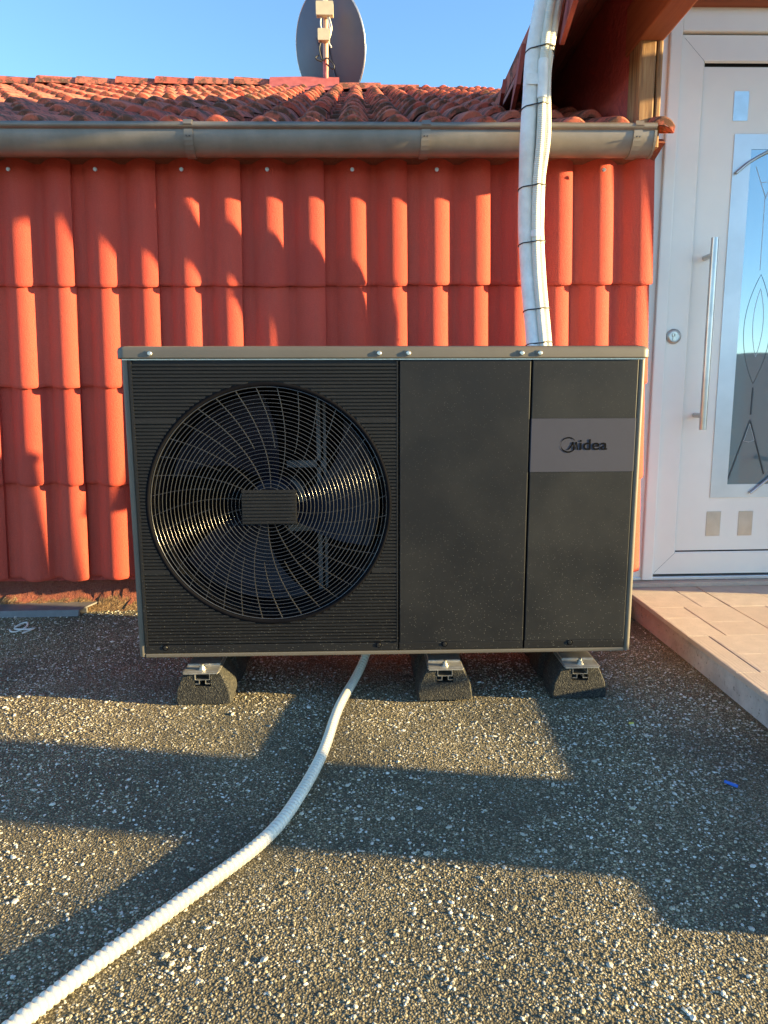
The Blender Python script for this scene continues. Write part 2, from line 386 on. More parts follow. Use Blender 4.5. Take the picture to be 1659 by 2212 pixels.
def town():
    m = MB()
    for i in range(420):
        a = R(random.uniform(-150, -10)); r = 60*math.exp(random.uniform(0, 3.4)); x, y = r*math.cos(a), r*math.sin(a)
        w, d, h = random.uniform(4, 8), random.uniform(4, 7), random.uniform(2.5, 5.0); z = -6.5
        m.box(x-w, x+w, y-d, y+d, z, z+h)
        m.add([(x-w-.4, y-d-.4, z+h), (x+w+.4, y-d-.4, z+h), (x+w+.4, y+d+.4, z+h), (x-w-.4, y+d+.4, z+h), (x-w*.6, y, z+h+2.2), (x+w*.6, y, z+h+2.2)], [(0, 1, 5, 4), (1, 2, 5), (2, 3, 4, 5), (3, 0, 4)])
    tag(m.build('distant_town', MAT['town']), 'pale houses of the distant town mirrored in the door glass', 'town', kind='stuff')
town()

# ------------------------------------------------------------------ terrace floor
def floor_z(x, y):
    u = np.clip((y-2.22)/0.45, 0, 1); w = np.clip((0.98-x)/0.25, 0, 1)
    return 0.003*np.sin(3.1*x+1)*np.sin(2.7*y)+0.0015*np.sin(9*x+5*y)+0.062*u*u*(3-2*u)*w
tf = MB(); nx, ny = 70, 150
xs = np.linspace(-3.6, 3.2, nx); ys = np.linspace(-2.6, 3.2, ny)
vs = []
for y in ys:
    for x in xs:
        vs.append((x, y, float(floor_z(x, y))))
fs = [(j*nx+i, j*nx+i+1, (j+1)*nx+i+1, (j+1)*nx+i) for j in range(ny-1) for i in range(nx-1)]
tf.add(vs, fs, True); tf.box(-3.6, 3.2, -2.6, 3.2, -6.5, -0.02)
tag(tf.build('terrace_floor', MAT['terrace']), kind='structure')

def gravel():
    phi = (1+5**.5)/2
    iv = np.array([(-1, phi, 0), (1, phi, 0), (-1, -phi, 0), (1, -phi, 0), (0, -1, phi), (0, 1, phi), (0, -1, -phi), (0, 1, -phi), (phi, 0, -1), (phi, 0, 1), (-phi, 0, -1), (-phi, 0, 1)], float)
    iv /= np.linalg.norm(iv[0])
    it = np.array([(0, 11, 5), (0, 5, 1), (0, 1, 7), (0, 7, 10), (0, 10, 11), (1, 5, 9), (5, 11, 4), (11, 10, 2), (10, 7, 6), (7, 1, 8), (3, 9, 4), (3, 4, 2), (3, 2, 6), (3, 6, 8), (3, 8, 9), (4, 9, 5), (2, 4, 11), (6, 2, 10), (8, 6, 7), (9, 8, 1)])
    def field(n, x0, x1, y0, y1, r0, r1, pw, t0, t1, tp):
        x = rng.uniform(x0, x1, n); y = rng.uniform(y0, y1, n)
        ok = (np.abs(x-0.03*y) < 0.60*y+0.22)
        x, y = x[ok], y[ok]; n = len(x)
        return x, y, r0+(r1-r0)*rng.random(n)**pw, t0+(t1-t0)*rng.random(n)**tp
    parts = [field(100000, -1.75, 1.03, 0.55, 2.75, 0.0014, 0.0032, 1.2, 0.0, 0.62, 1.2),
             field(34000, -1.75, 1.03, 0.55, 2.75, 0.0017, 0.0042, 2.0, 0.55, 1.0, 0.7),
             field(1300, -1.75, 1.03, 0.55, 2.75, 0.0040, 0.0078, 2.8, 0.55, 1.0, 0.8)]
    x = np.concatenate([p[0] for p in parts]); y = np.concatenate([p[1] for p in parts])
    r = np.concatenate([p[2] for p in parts]); tone = np.concatenate([p[3] for p in parts])
    # thin the pale ones in worn patches
    n = len(x)
    w = np.sin(2.3*x+1.3*y+.5)*np.sin(3.1*y-1.7*x)+0.5*np.sin(7*x+2*y)*np.sin(6*y)
    keep = rng.random(n) < np.clip(0.80+0.35*w, 0.35, 1); keep &= (y < 2.68)
    x, y, r, tone = x[keep], y[keep], r[keep], tone[keep]; n = len(x)
    sc = np.stack([rng.uniform(.75, 1.35, n), rng.uniform(.65, 1.05, n), rng.uniform(.32, .6, n)], 1)*r[:, None]
    jit = rng.uniform(.8, 1.18, (n, 12, 1))
    V = iv[None]*jit*sc[:, None, :]
    a = rng.uniform(0, 2*np.pi, n); ca, sa = np.cos(a), np.sin(a)
    tl = rng.normal(0, .25, n); ct, st = np.cos(tl), np.sin(tl)
    X, Y, Z = V[..., 0], V[..., 1], V[..., 2]
    Y, Z = Y*ct[:, None]-Z*st[:, None], Y*st[:, None]+Z*ct[:, None]
    X, Y = X*ca[:, None]-Y*sa[:, None], X*sa[:, None]+Y*ca[:, None]
    zb = floor_z(x, y)+sc[:, 2]*rng.uniform(-.25, .4, n)
    P = np.stack([X+x[:, None], Y+y[:, None], Z+zb[:, None]], -1).reshape(-1, 3)
    T = (it[None]+12*np.arange(n)[:, None, None]).reshape(-1, 3)
    me = bpy.data.meshes.new('gravel'); me.vertices.add(len(P)); me.vertices.foreach_set('co', P.astype(np.float32).ravel())
    me.loops.add(T.size); me.loops.foreach_set('vertex_index', T.astype(np.int32).ravel())
    me.polygons.add(len(T)); me.polygons.foreach_set('loop_start', np.arange(0, T.size, 3, dtype=np.int32))
    me.polygons.foreach_set('loop_total', np.full(len(T), 3, np.int32))
    sm = np.zeros(len(T), bool); me.polygons.foreach_set('use_smooth', sm)
    at = me.attributes.new('tone', 'FLOAT', 'POINT'); at.data.foreach_set('value', np.repeat(tone, 12).astype(np.float32))
    me.materials.append(MAT['pebble']); me.update(calc_edges=True)
    tag(link('gravel', me), 'pale grey and cream pebbles strewn over the terrace floor', 'gravel', kind='stuff')
gravel()

# ------------------------------------------------------------------ entrance platform
SX, SZ = 1.045, 0.095
pf = MB(); pf.add(*(lambda: (
    [(SX, 0.93, -0.01), (2.75, 0.93, -0.01), (2.75, 2.9, -0.01), (SX, 2.9, -0.01),
     (SX, 0.93, SZ-0.014), (2.75, 0.93, SZ-0.014), (2.75, 2.9, SZ-0.014), (SX, 2.9, SZ-0.014)],
    [(0, 1, 5, 4), (1, 2, 6, 5), (2, 3, 7, 6), (3, 0, 4, 7), (4, 5, 6, 7)]))())
step = tag(pf.build('entrance_platform', MAT['concrete']), kind='structure')
def pavers():
    xs = [SX-0.012, 1.13, 1.232, 1.329, 1.43, 1.532, 1.63, 1.73, 1.83, 1.93, 2.03, 2.13, 2.23, 2.33, 2.43, 2.53, 2.63, 2.76]
    XB = list(xs)
    cuts = [2.745, 2.45, 2.145, 1.845, 1.54, 1.235, 0.925]
    for c in range(len(cuts)-1):
        y1, y0 = cuts[c], cuts[c+1]
        i = 0; sh_ = random.uniform(-.03, .03); xs = [v if k_ in (0, 3, len(xs)-1) else v0+sh_ for k_, (v, v0) in enumerate(zip(xs, XB))]
        while i < len(xs)-1:
            w = random.choice([1, 1, 2]) if xs[i] < 1.8 else 1
            j = min(len(xs)-1, i+w)
            if xs[i] < 1.329 < xs[j]: j = xs.index(1.329)
            g = 0.0008; gl = 0.0035 if abs(xs[i]-1.329) < 1e-6 else g
            ym = y0+(y1-y0)*random.choice([0, 0, 0.45, 0.6]) 
            segs = [(y0, y1)] if ym == y0 else [(y0, ym), (ym, y1)]
            for a, b_ in segs:
                x0, x1 = xs[i]+gl, xs[j]-g; yy0, yy1 = a+0.0005, b_-0.0005
                dz = random.uniform(-0.0008, 0.0008); bv = 0.0018; zt = SZ+dz
                m = MB(); m.add([(x0, yy0, SZ-0.015), (x1, yy0, SZ-0.015), (x1, yy1, SZ-0.015), (x0, yy1, SZ-0.015),
                                 (x0, yy0, zt-bv), (x1, yy0, zt-bv), (x1, yy1, zt-bv), (x0, yy1, zt-bv),
                                 (x0+bv, yy0+bv, zt), (x1-bv, yy0+bv, zt), (x1-bv, yy1-bv, zt), (x0+bv, yy1-bv, zt)],
                                [(0, 1, 5, 4), (1, 2, 6, 5), (2, 3, 7, 6), (3, 0, 4, 7), (4, 5, 9, 8), (5, 6, 10, 9), (6, 7, 11, 10), (7, 4, 8, 11), (8, 9, 10, 11)])
                m.build('paver_strip', MAT['paver'], step)
            i = j
pavers()

# ------------------------------------------------------------------ house
house = root('house', (0, 2.7, 0), 'red tile-hung house with tiled roof, timber porch and white door', 'house')
LEAN = R(2.4)
def wall_y(z): return 2.62+(z-0.19)*math.tan(LEAN)     # front of the tiles
wm = MB(); back = 0.065
wm.add([(-3.0, wall_y(0.19)+back, 0.17), (1.04, wall_y(0.19)+back, 0.17), (1.04, wall_y(1.74)+back+.03, 1.74), (-3.0, wall_y(1.74)+back+.03, 1.74),
        (-3.0, 3.3, 0.17), (1.04, 3.3, 0.17), (1.04, 3.3, 1.74), (-3.0, 3.3, 1.74)],
       [(0, 1, 2, 3), (1, 5, 6, 2), (4, 0, 3, 7), (0, 4, 5, 1)])
wall = wm.build('wall', MAT['plaster'], house)
# rough mortar cove under the tiles
cv = MB(); nx = 220; prof = [(2.60, 0.045), (2.645, 0.060), (2.67, 0.072), (2.69, 0.092), (2.705, 0.12), (2.715, 0.16), (2.72, 0.24)]
vs = []
for i in range(nx):
    x = -3.0+4.03*i/(nx-1)
    for k, (y, z) in enumerate(prof):
        q = 0.004*min(k, 3)
        vs.append((x, y+q*(random.random()-.5)+0.006*math.sin(7*x+k)*min(1, k/2), z+q*(random.random()-.5)+0.003*math.sin(11*x+2*k)*min(1, k/3)))
np_ = len(prof)
fs = [(i*np_+k, (i+1)*np_+k, (i+1)*np_+k+1, i*np_+k+1) for i in range(nx-1) for k in range(np_-1)]
cv.add(vs, fs, True).build('mortar_base', MAT['cove'], house)

def tile_mesh(name, mat, L=0.42, W=0.3, h=0.034, th=0.017):
    def d(u):
        b = 0.0
        for c in (0.105, 0.255):
            hw = 0.064
            if abs(u-c) < hw: b = h*(0.72*(1-(abs(u-c)/hw)**2.6)+0.28*(0.5+0.5*math.cos(math.pi*(u-c)/hw)))
        if u > 0.255: b = max(b, 0.010)
        return b
    us = [-0.012, 0, .02, .041, .047, .054, .064, .073, .082, .093, .105, .117, .128, .137, .146, .156, .163, .169, .18, .191, .197, .204, .214, .223, .232, .243, .255, .267, .278, .287, .296, .3]
    m = MB(); n = len(us)
    rows = []
    for (y, dz) in ((0.0, -0.006), (0.005, -0.0012), (0.014, 0.0), (L, 0.0)):
        rows.append([(u, y-(0.011*d(u)/h if y < .02 else 0), d(u)+dz) for u in us])
    vs = [p for r in rows for p in r]
    fs = [(j*n+i, j*n+i+1, (j+1)*n+i+1, (j+1)*n+i) for j in range(3) for i in range(n-1)]
    m.add(vs, fs, True)
    lip = [(u, -0.011*d(u)/h, d(u)-0.006) for u in us]+[(u, 0.002-0.011*d(u)/h, d(u)-th) for u in us]
    m.add(lip, [(i, n+i, n+i+1, i+1) for i in range(n-1)], True)
    m.add([(u, 0.002-0.011*d(u)/h, d(u)-th) for u in us[::2]]+[(u, L, d(u)-th) for u in us[::2]], [(i+1, i, len(us[::2])+i, len(us[::2])+i+1) for i in range(len(us[::2])-1)], True)
    ue = us[-1]                                           # right side edge
    m.add([(ue, 0, d(ue)-0.006), (ue, 0.002, d(ue)-th), (ue, L, d(ue)-th), (ue, L, d(ue))], [(0, 1, 2, 3)])
    return m.mesh(name, mat)
TW = tile_mesh('wall_tile', MAT['tile']); TWL = tile_mesh('wall_tile', MAT['tile'], L=0.52)
GA = 0.357; TILT = math.atan(0.017/GA)
hl = wloc(house)
wx0 = 1.074
for k in range(4):
    z = 0.191+GA*k
    for c in range(1, 12):
        jx = random.uniform(-.002, .002)
        o = link('wall_tile', TWL if k == 3 else TW, wall, Vector((wx0-0.3*c+jx-(0.004*(3-k)), wall_y(z)+0.034+random.uniform(-.002, .002), z+random.uniform(-.002, .002)))-hl,
                 (math.pi/2-LEAN-TILT, 0, random.uniform(-.002, .002)))
for c in range(1, 12):                                     # screw with washer on the first roll of each top tile
    if c == 2: pass
    x = wx0-0.3*c+0.103; z = 1.652; y = wall_y(z)-0.002
    if c in (2,): continue
    m = MB(); m.cyl((x, y+.004, z), (x, y-.002, z), 0.0068, 12); m.cyl((x, y-.0021, z), (x, y-.0045, z), 0.0042, 8)
    m.build('screw', MAT['screw'], wall)

# main roof
EY, EZ, SL = 2.59, 1.748, R(22.7)
deck = MB(); t_ = 4.75
def rp(s, off=0.0): return (EY+s*math.cos(SL)-off*math.sin(SL), EZ+s*math.sin(SL)+off*math.cos(SL))
a = rp(0.02, -0.035); b = rp(t_, -0.035)
deck.add([(-4.6, a[0], a[1]), (1.07, a[0], a[1]), (2.6, b[0], b[1]), (-4.6, b[0], b[1]), (-4.6, a[0]+.3, a[1]-.1), (1.07, a[0]+.3, a[1]-.1), (2.6, b[0]+2.5, 1.7), (-4.6, b[0]+2.5, 1.7)],
         [(0, 1, 2, 3), (1, 0, 4, 5), (2, 6, 7, 3)])
roof = deck.build('roof', MAT['cove'], house)
TR = tile_mesh('roof_tile', MAT['tile_old'], h=0.05, th=0.026)
GR = 0.333; TT = math.atan(0.026/GR); NR = 14
for k in range(NR):
    y, z = rp(k*GR-0.03)
    for c in range(1, 22):
        x = wx0-0.3*c+ (0.6 if k > 7 else 0)
        if x+0.3 < -0.453*y-0.7 or x > 1.3: continue
        if x > 0.95 : continue
        link('roof_tile', TR, roof, Vector((x+random.uniform(-.004, .004), y+random.uniform(-.006, .006), z+random.uniform(-.003, .004)))-hl,
             (SL-TT+random.uniform(-.004, .004), random.uniform(-.003, .003), random.uniform(-.004, .004)))
# ridge tiles
def ridge_mesh(flip):
    m = MB(); n = 9; vs = []; L = 0.40
    for x, r in ((0, 0.105), (0.03, 0.104), (L, 0.088)):
        for i in range(n):
            a = math.pi*i/(n-1); vs.append(((x if not flip else L-x), -r*1.05*math.cos(a), r*0.85*math.sin(a)))
    for i in range(n):
        a = math.pi*i/(n-1); vs.append(((0 if not flip else L), -0.088*1.05*math.cos(a), 0.088*0.85*math.sin(a)))
    fs = [(j*n+i, j*n+i+1, (j+1)*n+i+1, (j+1)*n+i) for j in range(2) for i in range(n-1)]
    if flip: fs = [f[::-1] for f in fs]
    m.add(vs, fs, True)
    e = [vs[i] for i in range(n)]+[vs[3*n+i] for i in range(n)]
    m.add(e, [(i, i+1, n+i+1, n+i) for i in range(n-1)])
    return m.mesh('ridge_tile', MAT['tile_old'])
RL, RRm = ridge_mesh(False), ridge_mesh(True)
RY = 6.80
x = -4.45
while x < -0.80:
    link('ridge_tile', RL, roof, Vector((x, RY, 3.52+random.uniform(-.004, .004)))-hl, (random.uniform(-.02, .02), R(1.2)+random.uniform(-.006, .006), random.uniform(-.012, .012))); x += 0.338
x = -0.20; i = 0
while x < 2.0:
    link('ridge_tile', RRm, roof, Vector((x, RY, 3.49-0.020*i*0.8+random.uniform(-.004, .004)))-hl, (random.uniform(-.02, .02), R(2.2), random.uniform(-.012, .012))); x += 0.335; i += 1
# painted flashing saddle at the foot of the mast
fl = MB(); n = 8; vs = []
for x, s in ((-0.76, 1.0), (-0.5, 1.05), (-0.16, 1.0)):
    for i in range(n):
        a = math.pi*i/(n-1); vs.append((x, RY-0.125*s*math.cos(a), 3.515+0.088*s*math.sin(a)))
    vs.append((x, RY-0.34, 3.535-0.155))
q = n+1
fs = []
for j in range(2):
    for i in range(n-1): fs.append((j*q+i, j*q+i+1, (j+1)*q+i+1, (j+1)*q+i))
    fs.append((j*q+n, j*q, (j+1)*q, (j+1)*q+n))
fl.add(vs, fs, True); fl.build('ridge_flashing', MAT['flash'], roof)

# dormer: side walls, posts, plates, soffit boards, roof slopes, fascia tiles
sw = MB(); sw.add([(0.958, 2.615, 1.72), (0.958, 6.2, 1.72), (0.958, 6.2, 2.36), (0.958, 2.615, 2.36), (0.99, 2.615, 1.72), (0.99, 2.615, 2.36)], [(0, 3, 2, 1), (0, 4, 5, 3)])
sw.build('side_wall', MAT['plaster'], house)
sw = MB().box(2.305, 2.6, 2.50, 6.2, 0.0, 2.36); sw.build('side_wall', MAT['plaster'], house)
def post(x0, x1, z0):
    m = MB(); m.rbox(x0, x1, (2.592 if x0 < 2 else 2.48), 2.70, z0, 2.036, 0.006, 2, 'Z'); return m.build('post', MAT['post'], house)
post(0.956, 1.012, 1.70); post(1.0155, 1.036, 1.70); post(2.22, 2.30, 0.096)
for x0, x1, zb in ((0.950, 1.037, 2.037), (2.215, 2.302, 2.068)):
    m = MB(); m.rbox(x0, x1, 1.95, 2.72, zb, 2.20, 0.006, 2, 'Y'); m.build('wall_plate', MAT['beam'], house)
MB().rbox(1.04, 2.21, 2.70, 2.80, 2.215, 2.42, 0.005, 2, 'X').build('lintel', MAT['lintel'], house)
MB().box(0.992, 2.258, 2.83, 2.95, 2.2, 3.0).build('gable_wall', MAT['plaster'], house)
tn = math.tan(R(34))
def slope_z(x): return 2.125+(min(x, 3.26-x)-0.63)*tn
nb = 5
for i in range(nb):
    x0 = 0.650+0.064*i+0.002; x1 = x0+0.060
    m = MB(); m.add([(x, y, slope_z(x)+dz) for y in (1.95, 5.0) for x in (x0, x1) for dz in (0, 0.02)],
                    [(0, 2, 6, 4), (1, 5, 7, 3), (0, 4, 5, 1), (2, 3, 7, 6), (0, 1, 3, 2), (4, 6, 7, 5)])
    m.build('soffit_board', MAT['soffit'], house)
for sgn in (0, 1):
    X = [0.655, 1.63] if not sgn else [2.45, 1.63]
    m = MB(); m.add([(X[0], 1.95, slope_z(X[0])+.03), (X[1], 1.95, slope_z(X[1])+.03), (X[1], 5.9, slope_z(X[1])+.03), (X[0], 5.9, slope_z(X[0])+.03),
                     (X[0], 1.95, slope_z(X[0])+.10), (X[1], 1.95, slope_z(X[1])+.10), (X[1], 5.9, slope_z(X[1])+.10), (X[0], 5.9, slope_z(X[0])+.10)],
                    [(0, 1, 2, 3), (4, 7, 6, 5), (0, 4, 5, 1), (2, 6, 7, 3), (0, 3, 7, 4)])
    fix_normals(m.build('dormer_roof_slope', MAT['tile_old'], house))
y = 1.95; i = 0
while y < 3.6:                                            # hanging fascia tiles along the dormer eave
    m = MB(); t0 = 2.175-0.012*0; L = 0.335
    rz = EZ+(y+0.16-EY)*math.tan(SL)
    zb = max(1.985, rz+0.02) if y > 2.3 else 1.99
    zt = 2.15
    if zb < zt-0.02:
        poly = [(y, zb+0.015), (y+L*0.82, zb), (y+L, zb+0.04), (y+L, zt), (y, zt-0.012)]
        A = [((0.588 if y > 2.6 else 0.63)+0.14*(q-zb)+0.04*((p-y)/L), p, q) for p, q in poly]; B = [(v[0]+0.016, v[1], v[2]) for v in A]; n = len(A)
        m.add(A+B, [(k, (k+1) % n, n+(k+1) % n, n+k) for k in range(n)]+[tuple(range(n)), tuple(range(n, 2*n))[::-1]])
        fix_normals(m.build('fascia_tile', MAT['verge'], house))
    y += 0.30; i += 1

# ------------------------------------------------------------------ door
DY = 2.775
door = MB()
# outer frame: jambs and head
door.rbox(1.120, 1.166, DY-0.028, DY+0.05, 0.118, 2.225, 0.005, 2, 'Z')
door.rbox(2.10, 2.205, DY-0.028, DY+0.05, 0.118, 2.225, 0.005, 2, 'Z')
door.rbox(1.166, 2.10, DY-0.026, DY+0.05, 2.137, 2.223, 0.005, 2, 'X')
door.box(1.045, 1.120, DY-0.014, DY+0.04, 0.10, 2.23)
door_o = door.build('door', MAT['white'], house)
def mitred(x0, x1, z0, z1, w, yf, yb, name):
    m = MB(); b = 0.006
    out = [(x0, z0), (x1, z0), (x1, z1), (x0, z1)]; inn = [(x0+w, z0+w), (x1-w, z0+w), (x1-w, z1-w), (x0+w, z1-w)]
    inb = [(x0+w+b, z0+w+b), (x1-w-b, z0+w+b), (x1-w-b, z1-w-b), (x0+w+b, z1-w-b)]
    g = 0.0007
    for k in range(4):
        l = (k+1) % 4; vs = []
        for P, yy in ((out, yb), (out, yf), (inn, yf), (inb, yf+b)):
            for q in (k, l): vs.append([P[q][0], yy, P[q][1]])
        ax = 0 if k % 2 == 0 else 2                       # keep a hairline at the mitre
        for q in range(0, 8, 2):
            s_ = 1 if vs[q+1][ax] > vs[q][ax] else -1
            vs[q][ax] += g*s_; vs[q+1][ax] -= g*s_
        m.add(vs, [(0, 1, 3, 2), (2, 3, 5, 4), (4, 5, 7, 6)])
    return fix_normals(m.build(name, MAT['white'], door_o))
mitred(1.169, 2.096, 0.137, 2.131, 0.084, DY-0.012, DY+0.03, 'leaf_frame')
MB().box(1.16, 2.11, DY+0.012, DY+0.045, 0.125, 2.15).build('gasket', MAT['gasket'], door_o)
MB().box(1.256, 2.009, DY-0.002, DY+0.008, 0.232, 2.03).build('leaf_panel', MAT['white'], door_o)
def inlay(x0, x1, z0, z1, nm='steel_inlay'):
    MB().box(x0, x1, DY-0.0045, DY-0.002, z0, z1).build(nm, MAT['steel'], door_o)
for k in range(4):
    inlay(1.381+0.131*k, 1.438+0.131*k, 0.291, 0.391); inlay(1.377+0.142*k, 1.432+0.142*k, 1.848, 1.948)
gm = MB()                                                  # satin steel surround
GX0, GX1, GZ0, GZ1 = 1.388, 1.91, 0.447, 1.802; IX0, IX1, IZ0, IZ1 = 1.454, 1.845, 0.500, 1.750
for (x0, x1, z0, z1) in ((GX0, IX0, GZ0, GZ1), (IX1, GX1, GZ0, GZ1), (IX0, IX1, GZ0, IZ0), (IX0, IX1, IZ1, GZ1)):
    gm.box(x0, x1, DY-0.006, DY-0.002, z0, z1)
gm.build('glazing_surround', MAT['satin'], door_o)
MB().box(IX0, IX1, DY-0.0035, DY-0.0022, IZ0, IZ1).build('pane', MAT['glass'], door_o)
def etched(pts, r, mat, nm='etched_line'):
    MB().tube([(p, DY-0.0036, q) for p, q in pts], r, 5).build(nm, mat, door_o)
def lens(cx, cz, w, h, n=22):
    out = []
    for s in (1, -1):
        for i in range(n):
            t = -1+2*i/n; out.append((cx+s*w*(1-t*t), cz+s*t*h))
    out.append(out[0]); return out
etched(lens(1.530, 1.125, 0.020, 0.128), 0.0012, MAT['etch'])
etched(lens(1.528, 1.10, 0.052, 0.205), 0.0011, MAT['etch_dark'])
etched([(1.522, 1.32), (1.520, 1.58)], 0.0012, MAT['etch'])
etched([(1.530, 0.88), (1.529, 0.775)], 0.004, MAT['etch_dark'])
etched([(1.528, 0.755), (1.456, 0.52)], 0.004, MAT['etch_dark']); etched([(1.529, 0.755), (1.60, 0.54)], 0.004, MAT['etch_dark'])
etched([(1.527, 0.74), (1.508, 0.672), (1.528, 0.668), (1.551, 0.675), (1.528, 0.74)], 0.0013, MAT['etch'])
etched([(1.478, 1.69), (1.523, 1.578), (1.56, 1.69)], 0.0014, MAT['etch']); etched([(1.5, 1.635), (1.522, 1.585), (1.545, 1.637), (1.5, 1.635)], 0.0012, MAT['etch'])
def rod(pts, nm):
    MB().tube([Vector((p, DY-0.014, q)) for p, q in pts], 0.0055, 10).build(nm, MAT['steel'], door_o)
rod([(1.398+0.44*t, 1.664+0.27*t**0.85*(1-0.5*t)) for t in np.linspace(0, 1, 12)], 'curved_rod')
rod([(1.545+0.33*t, 0.464+0.275*t) for t in np.linspace(0, 1, 8)], 'curved_rod')
hd = MB(); HX, HY = 1.306, 2.70
hd.tube([(HX, HY, 0.722), (HX, HY, 1.424)], 0.0135, 18)
handle = hd.build('pull_handle', MAT['steel'], door_o)
for z in (0.775, 1.365): MB().cyl((HX, HY+0.006, z), (HX, DY-0.003, z), 0.010, 14).build('standoff', MAT['steel'], door_o)
lk = MB(); LX, LZ = 1.1985, 1.076
lk.tube([(LX, DY-0.012, LZ), (LX, DY-0.019, LZ), (LX, DY-0.022, LZ)], [0.029, 0.028, 0.023], 28)
lk.ring((LX, DY-0.0225, LZ), 0.0205, 0.002, 'Y', 32, 6)
lk.build('lock_rosette', MAT['steel'], door_o)
m = MB(); m.cyl((LX, DY-0.0222, LZ+.005), (LX, DY-0.0258, LZ+.005), 0.0085, 20); m.box(LX-.005, LX+.005, DY-.0256, DY-.0221, LZ-.016, LZ-.003); m.build('lock_cylinder', MAT['screw'], door_o)
MB().box(LX-.0012, LX+.0012, DY-.0266, DY-.0257, LZ-.001, LZ+.010).build('keyhole', MAT['gasket'], door_o)
MB().rbox(1.05, 2.2, DY-0.02, DY+0.06, 0.113, 0.128, 0.003, 2, 'X').build('threshold', MAT['satin'], door_o)
MB().rbox(1.04, 2.21, DY-0.055, DY+0.07, 0.094, 0.112, 0.003, 2, 'X').build('sill_strip', MAT['paver'], door_o)
MB().box(1.045, 2.3, DY+0.06, DY+0.09, 0.0, 2.25).build('door_backing', MAT['cavity'], door_o)

# ------------------------------------------------------------------ rain gutter
gut = root('rain_gutter', (0, 2.55, 1.69), 'brown-grey zinc half-round rain gutter along the eave above the tiled wall', 'gutter')
GR_, GYc, GZc = 0.052, 2.598, 1.738
def gprof(off=0.0):
    P = []
    P.append((GYc+GR_-off, GZc+0.018))
    for i in range(15):
        a = math.pi*i/14; P.append((GYc+(GR_-off)*math.cos(a), GZc-(GR_*1.36-off)*math.sin(a)))
    return P
def gutter():
    x0, x1 = -2.9, 1.005
    o = gprof(0); inn = gprof(0.0025)[::-1]
    bead = [(GYc-GR_-0.004+0.0095*math.cos(a), GZc+0.012+0.0105*math.sin(a)) for a in np.linspace(R(-60), R(255), 10)]
    P = o+bead+inn
    m = MB(); n = len(P)
    A = [(x0, y, z) for y, z in P]; B = [(x1, y, z) for y, z in P]
    m.add(A+B, [(i, (i+1) % n, n+(i+1) % n, n+i) for i in range(n)], True)
    t = fix_normals(m.build('trough', MAT['zinc'], gut))
    e = MB(); oo = gprof(-0.003); k = len(oo)
    e.add([(x1-0.004, y, z) for y, z in oo]+[(x1+0.004, y, z) for y, z in oo], [(i, i+1, k+i+1, k+i) for i in range(k-1)]+[tuple(range(k, 2*k))[::-1], tuple(range(k))])
    fix_normals(e.build('end_cap', MAT['zinc'], gut))
gutter()
for bx in (-0.564, 0.225, 0.943):
    m = MB(); P = gprof(-0.0045); Q = gprof(-0.0005); k = len(P); w = 0.0145
    P = P+[(GYc-GR_-0.016, GZc+0.012), (GYc-GR_-0.010, GZc+0.027), (GYc-GR_+0.012, GZc+0.027)]
    Q = Q+[(GYc-GR_-0.0135, GZc+0.012), (GYc-GR_-0.009, GZc+0.0245), (GYc-GR_+0.012, GZc+0.0245)]; k = len(P)
    sk = 0.010
    def bxo(i): return bx+sk*(i/(k-1)-0.7)
    vs = [(bxo(i)-w, *P[i]) for i in range(k)]+[(bxo(i)+w, *P[i]) for i in range(k)]+[(bxo(i)-w, *Q[i]) for i in range(k)]+[(bxo(i)+w, *Q[i]) for i in range(k)]
    fs = []
    for i in range(k-1): fs += [(i, i+1, k+i+1, k+i), (i, 2*k+i, 2*k+i+1, i+1), (k+i, k+i+1, 3*k+i+1, 3*k+i)]
    m.add(vs, fs); br = fix_normals(m.build('bracket', MAT['zinc'], gut))
    for dx in (-0.005, 0.005):
        MB().cyl((bx+dx, GYc-GR_-0.004, GZc-0.022), (bx+dx, GYc-GR_-0.0085, GZc-0.022), 0.002, 8).build('rivet', MAT['screw_dark'], br)

